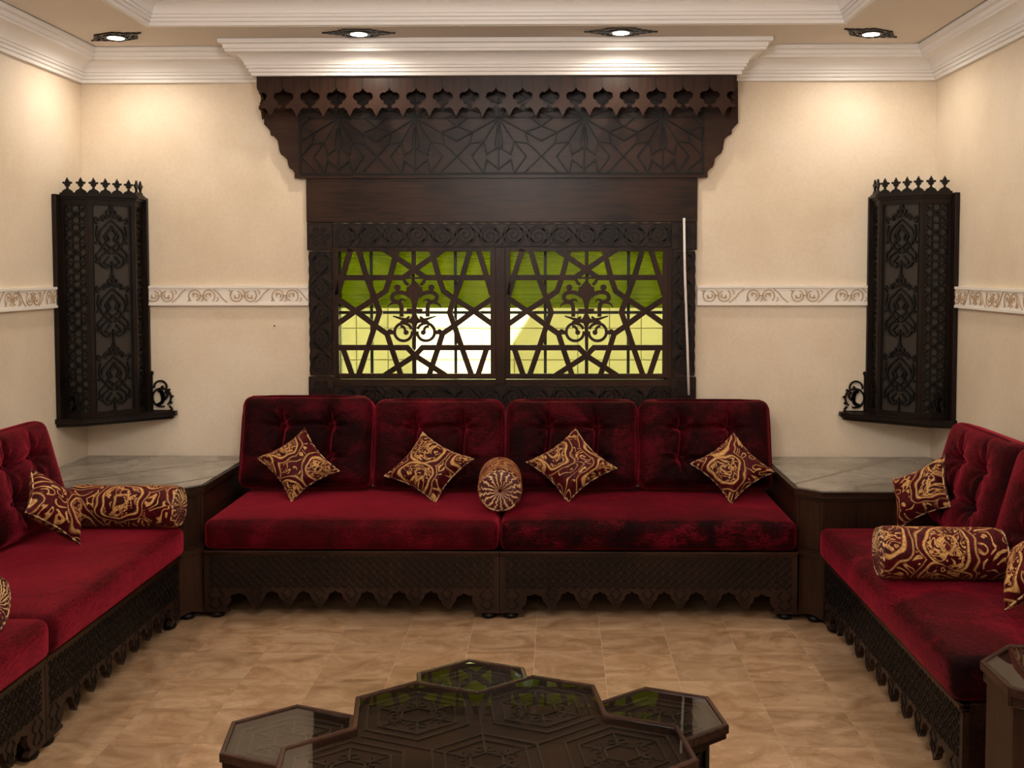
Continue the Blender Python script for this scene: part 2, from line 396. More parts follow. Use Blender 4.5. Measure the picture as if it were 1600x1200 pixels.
def smooth_line(pts, k=6):
    """Catmull-Rom through the points"""
    o = []; P = [pts[0]]+list(pts)+[pts[-1]]
    for i in range(1, len(P)-2):
        a, b, c, d = [Vector(q) for q in P[i-1:i+3]]
        for j in range(k):
            t = j/k; o.append(tuple(.5*((2*b)+(c-a)*t+(2*a-5*b+4*c-d)*t*t+(3*b-a-3*c+d)*t**3)))
    o.append(tuple(pts[-1])); return o

# ------------------------------------------------------------------ room shell
XL, XR, YB, YF, ZC = -2.53, 1.998, 5.63, -0.9, 2.755
TX0, TX1, TY0, TY1, ZT = -1.946, 1.368, -0.2, 5.05, 2.925       # ceiling tray
PX0, PX1, PY = -1.537, .921, 5.44                                # pelmet
def struct(name, mb, mt, parent=None, **kw): return mb.obj(name, mt, parent, kind='structure', **kw)
b = MB(); b.box(XL-.2, XL, YF-.2, YB+.25, -.1, 3.1); struct('wall_left', b, WALL)
b = MB(); b.box(XR, XR+.2, YF-.2, YB+.25, -.1, 3.1); struct('wall_right', b, WALL)
b = MB(); b.box(XL, XR, YF-.2, YF, -.1, 3.1); struct('wall_front', b, WALL)
WX0, WX1, WZ0, WZ1 = -1.205, .612, .99, 1.745                    # window opening
b = MB()
b.box(XL, XR, YB, YB+.25, -.1, WZ0); b.box(XL, XR, YB, YB+.25, WZ1, 3.1)
b.box(XL, WX0, YB, YB+.25, WZ0, WZ1); b.box(WX1, XR, YB, YB+.25, WZ0, WZ1)
struct('wall_back', b, WALL)
b = MB()
b.box(XL, TX0, YF, YB, ZC, 3.1); b.box(TX1, XR, YF, YB, ZC, 3.1); b.box(TX0, TX1, YF, TY0, ZC, 3.1); b.box(TX0, TX1, TY1, YB, ZC, 3.1)
b.box(TX0, TX1, TY0, TY1, ZT, 3.1)
b.box(XL-.2, XR+.2, YF-.2, YB+.25, 3.1, 3.2)
struct('ceiling', b, CEIL)
PROF = [(0, 0), (.020, 0), (.020, .017), (.030, .019), (.030, .034), (.040, .036), (.040, .050), (.047, .050)]
PROF += [(.047+.068*(1-math.cos(t)), .050+.052*math.sin(t)) for t in [PI/2*i/7 for i in range(1, 8)]]
PROF += [(.123, .102), (.123, .115), (.130, .118), (.130, .138), (.150, .141), (.150, .162), (.158, .162)]
def crown(path, z0, name):
    b = MB(); b.sweep(path, [(e, z0+z) for e, z in PROF], True); return struct(name, b, CROWN, bevel=.0015)
crown([(XL, YF), (XR, YF), (XR, YB), (PX1, YB), (PX1, PY), (PX0, PY), (PX0, YB), (XL, YB)], 2.593, 'trim_1')
crown([(TX0, TY0), (TX1, TY0), (TX1, TY1), (TX0, TY1)], 2.757, 'trim_2')
# small nail left in the plaster
b = MB(); b.lathe([(.0035, 0), (.0045, .002), (.004, .006)], 10, T(-1.51, 5.63, 1.305) @ RX(PI/2))
o = b.obj('nail', STEEL); o['label'] = 'tiny dark nail in the bare plaster left of the window'; o['category'] = 'nail'

# floor: grout bed with square marble tiles
fl = MB(); fl.box(XL, XR, YF, YB, -.1, -.0012); fo = struct('floor', fl, GROUT)
TT, FX, FY = .2845, 1.0476, 4.3406; gp = .0006
tm = MB(); tm.box(gp, TT-gp, gp, TT-gp, -.012, 0); tme = tm.mesh('tile', FLOOR)
rest = MB(); cnt = 0
i0 = math.floor((XL-FX)/TT); i1 = math.ceil((XR-FX)/TT); j0 = math.floor((YF-FY)/TT); j1 = math.ceil((YB-FY)/TT)
for i in range(i0, i1):
    for j in range(j0, j1):
        x0, y0 = FX+i*TT, FY+j*TT
        if x0 >= XL and x0+TT <= XR and y0+TT <= YB and y0 > 1.6:
            t = bpy.data.objects.new('tile', tme); C.objects.link(t); t.location = (x0, y0, 0); t.parent = fo; cnt += 1
        else:
            a, c = max(x0+gp, XL), min(x0+TT-gp, XR); d, e = max(y0+gp, YF), min(y0+TT-gp, YB)
            if c > a and e > d: rest.box(a, c, d, e, -.012, 0)
rest.obj('tile_field', FLOOR, fo, kind='stuff')

# ------------------------------------------------------------------ carved ornament generators (2D strokes)
def vine(L, w, d):
    """running scroll: spirals with double outline joined by S stems, along x 0..L, height w"""
    out = []; n = max(1, round(L/d)); d = L/n; R = w*.36
    for k in range(n):
        cx = (k+.5)*d; up = 1 if k % 2 else -1; cz = w/2+up*w*.045
        sp = [(cx+r*math.cos(t), cz-up*r*math.sin(t)) for i in range(27) for t, r in [(.6+i*.42, R*(1-.033*i))]]
        out.append((sp, 1.0))
        sp2 = [(cx+r*math.cos(t), cz-up*r*math.sin(t)) for i in range(18) for t, r in [(.2+i*.42, R*1.27*(1-.012*i))] if w*.06 < cz-up*r*math.sin(t) < w*.94]
        out.append((sp2, .8))
        a = [(cx+d*.18, cz+up*R*.75), (cx+d*.42, cz+up*R*.35), (cx+d*.62, cz-up*R*.35), (cx+d*.86, cz-up*R*.95)]
        out.append((smooth_line(a, 4), .9))
        q = [(cx+d*.30, cz+up*R*1.15), (cx+d*.48, cz+up*R*.95), (cx+d*.60, cz+up*R*.62), (cx+d*.66, cz+up*R*.25)]
        out.append((smooth_line(q, 3), .7))
    return [([(min(max(x, .004), L-.004), min(max(z, .004), w-.004)) for x, z in p], t) for p, t in out]
def arabesque(cx, cz, sx, sz):
    """one openwork medallion, unit height about 1, mirrored left-right"""
    half = [
        [(0, .50), (.03, .44), (0, .40)], [(0, .44), (.0, .34)],
        [(.04, .42), (.10, .40), (.07, .35), (.02, .36)],
        [(0, .34), (.10, .31), (.16, .35), (.22, .31), (.17, .27)],
        [(.16, .30), (.28, .28), (.34, .31), (.36, .26), (.30, .23)],
        [(0, .28), (.14, .20), (.26, .10), (.27, -.02), (.16, -.12), (.03, -.20)],
        [(.30, .20), (.33, .08), (.30, -.02), (.36, -.05)],
        [(0, .16), (.10, .08), (.05, .0), (.14, -.04), (.04, -.10)],
        [(0, .20), (.06, .14), (.16, .05), (.10, -.02)],
        [(0, -.10), (.12, -.18), (.26, -.26), (.24, -.36), (.12, -.40), (.03, -.34)],
        [(.12, -.02), (.24, -.14), (.34, -.22), (.30, -.32), (.36, -.30)],
        [(.06, -.24), (.12, -.28), (.17, -.33), (.10, -.35)],
        [(0, -.30), (0, -.5)]]
    out = []
    for h in half:
        p = smooth_line(h, 3); out.append([(cx+x*sx, cz+z*sz) for x, z in p])
        if any(abs(x) > .001 for x, _ in h): out.append([(cx-x*sx, cz+z*sz) for x, z in p])
    return out

# ------------------------------------------------------------------ dado rails
def rail(name, length, M, d=.095):
    b = MB(); b.box(0, length, -.016, 0, 0, .105); b.box(0, length, -.022, -.016, .092, .105); b.box(0, length, -.022, -.016, 0, .013)
    r = struct(name, b, RAIL); r.matrix_basis = M
    P = FRONT(-.016); n = max(1, round(length/.38)); p = length/n
    mo = MB(); w = .079; z0 = .013
    for k in range(2):
        cx0 = k*p/2; u = 1 if k else -1
        for sg, cx in ((1, cx0+p*.14), (-1, cx0+p*.30)):
            a = [(cx+sg*(-R*math.cos(t)), z0+w/2+u*R*math.sin(t)*1.0) for i in range(16) for t, R in [(-.9+i*.36, .036*(1-.02*i))]]
            mo.ribbon(a, .0058, .0035, P)
            mo.ribbon(smooth_line([(cx-sg*.012, z0+w/2-u*.004), (cx-sg*.004, z0+w/2+u*.012), (cx+sg*.014, z0+w/2+u*.006), (cx+sg*.010, z0+w/2-u*.010)], 3), .006, .0035, P)
        mo.ribbon(smooth_line([(cx0+p*.36, z0+w/2+u*.036), (cx0+p*.42, z0+w/2+u*.015), (cx0+p*.47, z0+w/2-u*.014), (cx0+p*.53, z0+w/2-u*.036)], 4), .005, .0035, P)
        mo.ribbon([(cx0+p*.19, z0+w/2), (cx0+p*.25, z0+w/2)], .006, .0035, P)
        for sx_ in (.05, .21, .39): mo.ribbon(smooth_line([(cx0+p*sx_, z0+w/2-u*.030), (cx0+p*sx_+.012, z0+w/2-u*.020), (cx0+p*sx_+.006, z0+w/2-u*.008)], 3), .0045, .0035, P)
        mo.disc(cx0+p*.12, z0+w/2+u*.01, .007, .003, P, 8); mo.disc(cx0+p*.32, z0+w/2+u*.01, .007, .003, P, 8)
    me = mo.mesh('scroll_relief', RAILW)
    for k in range(n):
        o = bpy.data.objects.new('scroll_relief', me); C.objects.link(o); o.parent = r; o.location = (k*p, 0, 0)
    return r
ZR = 1.414
rail('trim_3', -1.322+2.215, T(-2.215, YB, ZR))
rail('trim_4', 1.683-.748, T(.748, YB, ZR))
rail('trim_5', 5.34-YF, T(XL, YF, ZR) @ RZ(PI/2))
rail('trim_6', 5.30-YF, T(XR, 5.30, ZR) @ RZ(-PI/2))

# ------------------------------------------------------------------ window, blind and the world outside
b = MB(); yy = 5.745
b.box(WX0, WX1, yy-.02, yy+.02, WZ0, WZ0+.03); b.box(WX0, WX1, yy-.02, yy+.02, WZ1-.03, WZ1)
b.box(WX0, WX0+.03, yy-.02, yy+.02, WZ0, WZ1); b.box(WX1-.03, WX1, yy-.02, yy+.02, WZ0, WZ1)
win = struct('window_1', b, STEEL)
b = MB(); b.box(WX0+.03, WX1-.03, yy-.004, yy+.002, WZ0+.03, WZ1-.03); b.obj('window_pane', GLASS, win)
for u in (-1.006, -.778, -.548, -.296, -.060, .166, .391):
    b = MB(); b.box(u-.008, u+.008, yy-.014, yy-.004, WZ0+.03, WZ1-.03); b.obj('muntin', STEEL, win)
b = MB(); b.box(WX0+.03, WX1-.03, yy-.0145, yy-.0035, 1.364, 1.380); b.obj('muntin', STEEL, win)
# roman blind
bt = thing('window_blind', 'green cloth blind drawn half way down outside the window panes', 'blind', T(0, 5.80, 0))
zz = 1.80; ks = 0
def slat_mesh(h, dep):
    s = MB(); n = 6
    for i in range(n):
        a0, a1 = i/n, (i+1)/n; f = lambda a: -dep*math.sin(PI*a)
        s.add([(WX0-.04, f(a0), h*a0), (WX1+.04, f(a0), h*a0), (WX1+.04, f(a1), h*a1), (WX0-.04, f(a1), h*a1),
               (WX0-.04, f(a0)+.002, h*a0), (WX1+.04, f(a0)+.002, h*a0), (WX1+.04, f(a1)+.002, h*a1), (WX0-.04, f(a1)+.002, h*a1)], [(0, 1, 2, 3), (7, 6, 5, 4), (0, 4, 5, 1), (3, 2, 6, 7)])
    s.smooth = True; return s.mesh('blind_fold', BLIND)
hs = [.062]*4+[.04]*2+[.022]*3
big_, mid_, sm_ = slat_mesh(.062, .010), slat_mesh(.04, .010), slat_mesh(.022, .009)
z = 1.80
for h, me in zip(hs, [big_]*4+[mid_]*2+[sm_]*3):
    z -= h; o = bpy.data.objects.new('blind_fold', me); C.objects.link(o); o.parent = bt; o.location = (0, 0, z)
b = MB(); b.box(WX0-.04, WX1+.04, -.008, .004, z-.012, z); b.obj('bottom_bar', BLIND, bt)
# tiled wall across the light well
YO = 7.6
gw = MB(); gw.box(-4, 3.4, YO+.01, YO+.2, -.5, 4.5)
gwo = gw.obj('courtyard_wall', YGROUT); gwo['label'] = 'pale yellow tiled wall outside beyond the window lattice'; gwo['category'] = 'wall'; gwo['kind'] = 'structure'
t0 = .2285; tmb = MB(); tmb.box(.004, t0-.004, 0, .012, .004, t0-.004); tme2 = tmb.mesh('tile', YTILE)
for i in range(15):
    for j in range(7):
        o = bpy.data.objects.new('tile', tme2); C.objects.link(o); o.parent = gwo; o.location = (-1.902+i*t0, YO, 1.184-t0*3+j*t0)
fb = MB()
for i in range(32):
    for j in range(-1, 17):
        x0 = -1.902-9*t0+i*t0; z0 = 1.184-t0*3+(j-1)*t0
        if not (0 <= i-9 < 15 and 0 <= j-1 < 7): fb.box(x0+.004, x0+t0-.004, YO, YO+.012, z0+.004, z0+t0-.004)
fb.obj('tile_field', YTILE, gwo, kind='stuff')
b = MB(); b.box(-4, 3.4, YB+.25, YO+.2, -.6, -.5); o = struct('courtyard_ground', b, CONC)
b = MB(); b.box(-4.2, -4, YB+.25, YO+.2, -.6, 3.2); b.box(3.4, 3.6, YB+.25, YO+.2, -.6, 3.2); o = struct('courtyard_side_walls', b, CONC)
# unseen slabs added over the light well, their gap shaped for the sun patch
b = MB(); b.box(-4, -1.03, YB+.25, 6.75, 3.1, 3.2)
b.plate([(-.67, YB+.25), (3.4, YB+.25), (3.4, 6.75), (.20, 6.75)], 3.1, 3.2, TOPP(0)); struct('sun_gap_slabs', b, CONC)

# ------------------------------------------------------------------ carved window surround
sur = thing('window_surround', 'dark carved wooden surround framing the two lattice screens of the window', 'window frame', T(0, YB, 0))
FR = lambda d: FRONT(-d)
b = MB(); b.box(-1.325, .744, -.030, 0, 1.856, 2.087); b.obj('plain_board', WOOD, sur, bevel=.002)
def strip(name, x0, x1, z0, z1, seed=0, scal=True, th=.034):
    """carved strip: board with gently scalloped edges and raised running scroll"""
    hor = (x1-x0) > (z1-z0); L = (x1-x0) if hor else (z1-z0); w = (z1-z0) if hor else (x1-x0)
    n = max(2, round(L/.065)); am = .0045 if scal else 0
    lo = [(L*i/(n*6), am*(1-abs(math.sin(PI*i/6)))) for i in range(n*6+1)]
    hi = [(x, w-z) for x, z in reversed(lo)]
    if hor: P = plane((x0, -.0, z0), (1, 0, 0), (0, 0, 1), (0, -1, 0))
    else: P = plane((x1, -.0, z0), (0, 0, 1), (-1, 0, 0), (0, -1, 0))
    b = MB(); b.plate(lo+hi, 0, th, P); o = b.obj(name, CARVE, sur)
    v = MB()
    for p, k in vine(L, w, .125): v.ribbon(p, .0090*k, .006, P, c0=th)
    v.ribbon([(.003, w*.045), (L-.003, w*.045)], .004, .004, P, c0=th); v.ribbon([(.003, w*.955), (L-.003, w*.955)], .004, .004, P, c0=th)
    v.obj('scroll_carving', BLACKW, o)  # dark strand colour stands in for the shade of carved grooves
    return o
strip('carved_rail', -1.183, .603, 1.722, 1.852); strip('carved_rail', -1.183, .603, .86, .990)
strip('carved_stile', -1.316, -1.188, 1.040, 1.702); strip('carved_stile', .608, .736, 1.040, 1.702)
strip('carved_stile', -1.316, -1.188, .60, .885); strip('carved_stile', .608, .736, .60, .885)
for x0 in (-1.322, .606):
    for z0, z1 in ((1.708, 1.854), (.892, 1.034)):
        b = MB(); b.box(x0, x0+.136, -.036, 0, z0, z1); blk = b.obj('corner_block', CARVE, sur, bevel=.002)
        c = MB(); cx, cz = x0+.068, (z0+z1)/2; P = FR(.036)
        for k in range(6):
            a = PI/6*0+k*PI/3; c.ribbon([(cx+.040*math.cos(a)+.0155*math.cos(q*PI/3+PI/6), cz+.040*math.sin(a)+.0155*math.sin(q*PI/3+PI/6)) for q in range(6)], .004, .0045, P, closed=True)
            c.disc(cx+.040*math.cos(a), cz+.040*math.sin(a), .008, .004, P, 8)
        c.ribbon([(cx+.0155*math.cos(q*PI/3+PI/6), cz+.0155*math.sin(q*PI/3+PI/6)) for q in range(6)], .004, .0045, P, closed=True)
        c.ribbon([(x0+.006, z0+.006), (x0+.130, z0+.006), (x0+.130, z1-.006), (x0+.006, z1-.006)], .003, .003, P, closed=True)
        c.obj('hexagon_carving', BLACKW, blk)
b = MB(); b.box(-.323, -.270, -.036, .0, .995, 1.724); b.obj('mullion', WOODV, sur, bevel=.003)
for z0, z1 in ((1.708, 1.724), (.986, 1.020)):
    b = MB(); b.box(-1.188, .608, -.026, 0, z0, z1); b.obj('sash_track', WOOD, sur)
for x0, x1 in ((-1.190, -1.180), (.590, .610)):
    b = MB(); b.box(x0, x1, -.030, 0, 1.010, 1.713); b.obj('sash_track', WOODV, sur)

# lattice screens
def lattice(M, label):
    t = thing('lattice_screen', label, 'screen', M, 'pierced lattice screens')
    k = .000823; X = lambda u: (u-733)*k; Z = lambda v: 1.701-(v-220)*.000825
    P = FRONT(0); th = .020
    b = MB(); x0, x1, z0, z1 = X(206), X(1260), Z(1036), Z(192); i0, i1, j0, j1 = X(242), X(1224), Z(1008), Z(220)
    b.box(x0, i0, -th, 0, z0, z1); b.box(i1, x1, -th, 0, z0, z1); b.box(i0, i1, -th, 0, z0, j0); b.box(i0, i1, -th, 0, j1, z1)
    b.obj('sash_frame', WOODV, t, bevel=.001)
    bars = [[(320, 205), (262, 395), (232, 500)], [(371, 205), (425, 390), (478, 530), (507, 612), (470, 715), (425, 850), (366, 1020)],
            [(622, 205), (575, 388), (545, 475), (478, 522), (350, 603), (228, 690)], [(228, 522), (350, 603), (480, 700), (553, 750), (580, 835), (642, 1020)],
            [(262, 830), (325, 1020)], [(228, 388), (660, 388), (735, 337), (928, 205)], [(228, 840), (684, 840), (735, 893), (932, 1020)]]
    for pl in bars:
        for sg in (1, -1):
            b = MB(); h = th-(.0009 if sg < 0 else 0)-.0004*bars.index(pl)
            b.ribbon([((X(u) if sg > 0 else -X(u)), Z(v)) for u, v in pl], 35*k, h, P); b.obj('lattice_bar', WOODV, t)
    b = MB(); b.box(X(724), X(742), -th+.006, 0, Z(330), Z(210)); b.obj('lattice_bar', WOODV, t)
    b = MB(); b.box(X(724), X(742), -th+.006, 0, Z(1015), Z(905)); b.obj('lattice_bar', WOODV, t)
    # central ornament, digitised in units of a finer grid about its own axis
    q = .000398; ox = lambda u: (u-490)*q; oz = lambda v: 1.430-(v-450)*q
    a = MB(); th2 = .0215
    body = [(490, 150), (530, 190), (565, 235), (600, 250), (590, 275), (605, 300), (582, 335), (556, 385), (530, 440), (515, 520), (512, 600), (535, 650), (562, 680), (535, 720), (515, 770), (510, 860), (506, 1060), (490, 1100)]
    a.plate([(ox(u), oz(v)) for u, v in body]+[(-ox(u), oz(v)) for u, v in reversed(body[:-1])][:-1], 0, th2, P)
    a.disc(0, oz(300), .0075, th2+.004, P, 12); a.disc(0, oz(705), .006, th2+.004, P, 10)
    def both(pts, wd, sm=True, tp=None):
        pp = smooth_line(pts, 4) if sm else pts
        for sg in (1, -1): a.ribbon([(sg*ox(u), oz(v)) for u, v in pp], wd*q*1.2, th2-.001, P, taper=tp)
    both([(345, 90), (352, 140), (372, 185), (410, 215)], 34); both([(390, 130), (430, 120), (490, 128)], 22)
    both([(430, 370), (380, 335), (300, 312), (225, 325), (190, 375), (210, 425), (265, 445), (300, 470), (315, 530), (315, 640)], 44)
    both([(265, 260), (262, 310)], 40)
    both([(280, 445), (310, 415), (345, 415), (372, 440)], 34, tp=lambda t: 1.1-.8*t)
    both([(240, 445), (190, 460), (155, 485), (138, 515)], 34, tp=lambda t: 1.1-.9*t)
    both([(200, 632), (260, 650), (330, 672), (400, 690), (450, 700)], 44, tp=lambda t: .25+.9*t)
    both([(420, 640), (350, 690), (300, 715)], 26)
    ring = [(300+118*math.cos(t)+40, 845-118*math.sin(t)) for t in [(.35+i*.262) for i in range(24)]]
    both(ring, 32, False)
    both([(300, 770), (335, 772), (357, 800), (368, 845)], 28); both([(275, 745), (330, 725), (420, 700)], 26)
    for sg in (1, -1):
        for u, v, r in ((262, 250, 42), (375, 850, 34), (160, 842, 38)): a.disc(sg*ox(u), oz(v), r*q, th2, P, 12)
    both([(120, 850), (215, 850)], 46, False); both([(385, 555), (490, 555)], 40, False)
    a.obj('arabesque', WOODV, t)
    b = MB(); b.tube([(X(733), -th-.002, oz(705)), (X(733), -th-.014, oz(705))], .004, 8); b.obj('knob', BRONZE, t)
    return t
LT = thing_l = lattice(T(-.7545, 5.622, 0), 'pierced wooden lattice screen left of the central mullion')
copy_tree(LT, T(.1595, 5.622, 0), 'pierced wooden lattice screen right of the central mullion')

# white rod leaning on the surround
b = MB(); b.tube([(.667, 5.545, 1.873), (.672, 5.54, 1.60), (.690, 5.54, 1.15), (.697, 5.54, .945)], .0065, 8); b.smooth = True
o = b.obj('blind_wand', WHITE); o['label'] = 'thin white wand hanging down the right side of the window surround'; o['category'] = 'rod'

# ------------------------------------------------------------------ pelmet
pel = thing('pelmet', 'deep dark wooden pelmet with star carving and fleur fringe above the window', 'pelmet', T(0, YB-.004, 0))
MX = -.294
sil = [(-1.537, 2.589), (-1.540, 2.37)]+[(-1.522, 2.352), (-1.508, 2.335), (-1.506, 2.313)]+[(-1.488, 2.306), (-1.470, 2.286), (-1.464, 2.255)]
sil += [(-1.462, 2.235), (-1.452, 2.212), (-1.434, 2.200), (-1.420, 2.185), (-1.416, 2.160), (-1.409, 2.141), (-1.392, 2.130), (-1.382, 2.115), (-1.382, 2.087)]
full = sil + [(2*MX-x, z) for x, z in reversed(sil)]
b = MB(); b.plate(full, 0, .040, FR(0)); bbd = b.obj('back_board', WOOD, pel)
P = FR(.040); st = MB()
x0, x1, z0, z1 = -1.350, .768, 2.111, 2.56
st.ribbon([(x0, z0), (x1, z0), (x1, z1), (x0, z1)], .010, .007, P, closed=True); st.ribbon([(x0, 2.402), (x1, 2.402)], .007, .005, P)
cs = [-1.148, -.743, -.303, .147, .559]; bnd = [x0]+[(a+c)/2 for a, c in zip(cs, cs[1:])]+[x1]
cell = [[(0, 0), (0, 325)], [(0, 0), (82, 140), (147, 225), (82, 325)], [(0, 170), (65, 215), (82, 140)], [(82, 140), (157, 150), (227, 225), (325, 325)],
        [(0, 0), (142, 85), (157, 150)], [(142, 85), (227, 50), (167, 0)], [(0, 0), (142, 85), (229, 137)], [(0, 300), (65, 245), (82, 325)]]
for ci, c in enumerate(cs):
    for sg in (1, -1):
        hw = (bnd[ci+1]-c) if sg > 0 else (c-bnd[ci]); kx = hw/227
        for fl in (1, -.5):
            for pl in cell:
                if sg < 0 and all(u == 0 for u, v in pl): continue
                pts = []
                for (u, v), (u2, v2) in zip(pl, pl[1:]+[None] if False else list(pl[1:])+[pl[-1]]):
                    pts.append((u, v))
                pp = []
                for i, (u, v) in enumerate(pts):
                    if u > 227:      # clip to the cell
                        pu, pv = pts[i-1]; tt = (227-pu)/(u-pu); pp.append((227, pv+(v-pv)*tt)); break
                    pp.append((u, v))
                q = [(c+sg*u*kx, 2.402-fl*v*.000895) for u, v in pp]
                st.ribbon(q, .0075, .0075+.0005*cell.index(pl)+(.00025 if sg < 0 else 0), P)
        st.ribbon([(c, 2.402), (c+sg*20*kx, 2.402-150*.000895), (c+sg*16*kx, 2.402-172*.000895), (c, 2.402-186*.000895)], .006, .0082+.0002*sg, P)
        # crossing strips between two stars
        for a, bq in (((227, 225), (132, 325)),):
            st.ribbon([(c+sg*u*kx, 2.402-v*.000895) for u, v in (a, bq)], .0075, .0070+.0002*sg, P)
st.obj('star_carving', BLACKW, bbd)  # raised strips coloured near black to read as shaded grooves
def pend(hw, top):
    """half outline of one fringe board from the joint to the pendant tip, mirrored"""
    k = .0682/79
    h = [(0, -4), (8, 12), (20, 17), (22, 24), (40, 22), (56, 33), (60, 52), (50, 68), (34, 72), (36, 84), (26, 94), (14, 98), (9, 104), (20, 118), (42, 112), (58, 124), (68, 146), (79, 166)]
    L = [(-hw+u*k, -v*k) for u, v in h]; Rr = [(-x, z) for x, z in reversed(L[:-1])]
    return [(-hw, top)]+L+Rr+[(hw, top)]
pp = pend(.0682, .062); pw = MB(); pw.plate([(x*.996, z) for x, z in pp][::-1], 0, .014, FRONT(.007)); pme = pw.mesh('fringe_board', WOODV)
for k in range(18):
    o = bpy.data.objects.new('fringe_board', pme); C.objects.link(o); o.parent = pel; o.location = (-1.4675+.1364*k, PY-YB+.012, 2.531)
for x in (-1.528, .912):
    o = bpy.data.objects.new('fringe_board', pme); C.objects.link(o); o.parent = pel; o.matrix_basis = T(x, -.095, 2.531) @ RZ(PI/2)
b = MB(); b.box(PX0+.01, PX1-.01, PY-YB+.02, -.04, 2.585, 2.592); b.obj('pelmet_lid', WOOD, pel)

# ------------------------------------------------------------------ recessed ceiling lights
def downlight_proto():
    t = thing('downlight', 'x', 'ceiling light', T(0, 0, 0), 'recessed ceiling spotlights')
    P = plane((0, 0, 0), (1, 0, 0), (0, 1, 0), (0, 0, -1)); a = MB()
    n = 28
    a.ribbon([(.048*math.cos(2*PI*i/n), .048*math.sin(2*PI*i/n)) for i in range(n)], .020, .010, P, closed=True)
    for sx in (1, -1):
        a.ribbon([(sx*.178, 0), (sx*.150, 0)], .010, .007, P); a.ribbon([(sx*x, y) for x, y in arc(.137, 0, .014, 0, 2*PI, 10)][:-1], .009, .007, P, closed=True)
        a.ribbon([(sx*.123, 0), (sx*.05, 0)], .016, .007, P)
        for sy in (1, -1):
            a.ribbon([(sx*.115, sy*.012), (sx*.115, sy*.030), (sx*.090, sy*.030), (sx*.090, sy*.052), (sx*.062, sy*.052), (sx*.062, sy*.074), (sx*.0, sy*.074)], .0065, .007, P)
            a.ribbon([(sx*.098, sy*.010), (sx*.075, sy*.028), (sx*.070, sy*.050), (sx*.045, sy*.055), (sx*.03, sy*.072)], .006, .006, P)
            a.ribbon([(sx*.04, sy*.04), (sx*.085, sy*.02)], .006, .006, P)
            a.ribbon([(0, sy*.074), (0, sy*.052)], .012, .006, P); a.disc(sx*.118, sy*.021, .009, .007, P, 10); a.disc(sx*.066, sy*.064, .009, .007, P, 10)
    a.obj('rosette', BRONZE, t)
    l = MB(); l.lathe([(.001, -.012), (.030, -.013), (.040, -.011), (.042, -.004)], 20); l.smooth = True; l.obj('lens', LENS, t)
    return t
DL = downlight_proto()
labels = ['recessed spotlight in dark fretwork rosette, leftmost, near the left wall', 'recessed spotlight in dark fretwork rosette above the left half of the pelmet',
          'recessed spotlight in dark fretwork rosette above the right half of the pelmet', 'recessed spotlight in dark fretwork rosette, rightmost, near the right wall']
spots = [(-2.171, 5.235, -.5), (-.958, 5.172, .03), (.312, 5.168, 0), (1.531, 5.22, .55)]
for i, (x, y, a) in enumerate(spots):
    Mx = T(x, y, ZC-.0005) @ RZ(a)
    if i == 0: DL.matrix_basis = Mx; DL['label'] = labels[0]
    else: copy_tree(DL, Mx, labels[i])
unseen = [(-2.22, 4.0), (-2.22, 2.7), (-2.22, 1.3), (1.68, 4.0), (1.68, 2.7), (1.68, 1.3)]
sp = bpy.data.lights.new('spot_lamp', 'SPOT'); sp.energy = SPOT_W; sp.color = WARM; sp.spot_size = math.radians(172); sp.spot_blend = .75; sp.shadow_soft_size = .03
for x, y in [(q[0], q[1]) for q in spots]+unseen:
    o = bpy.data.objects.new('spot_lamp', sp); C.objects.link(o); o.location = (x, y, ZC-.03)

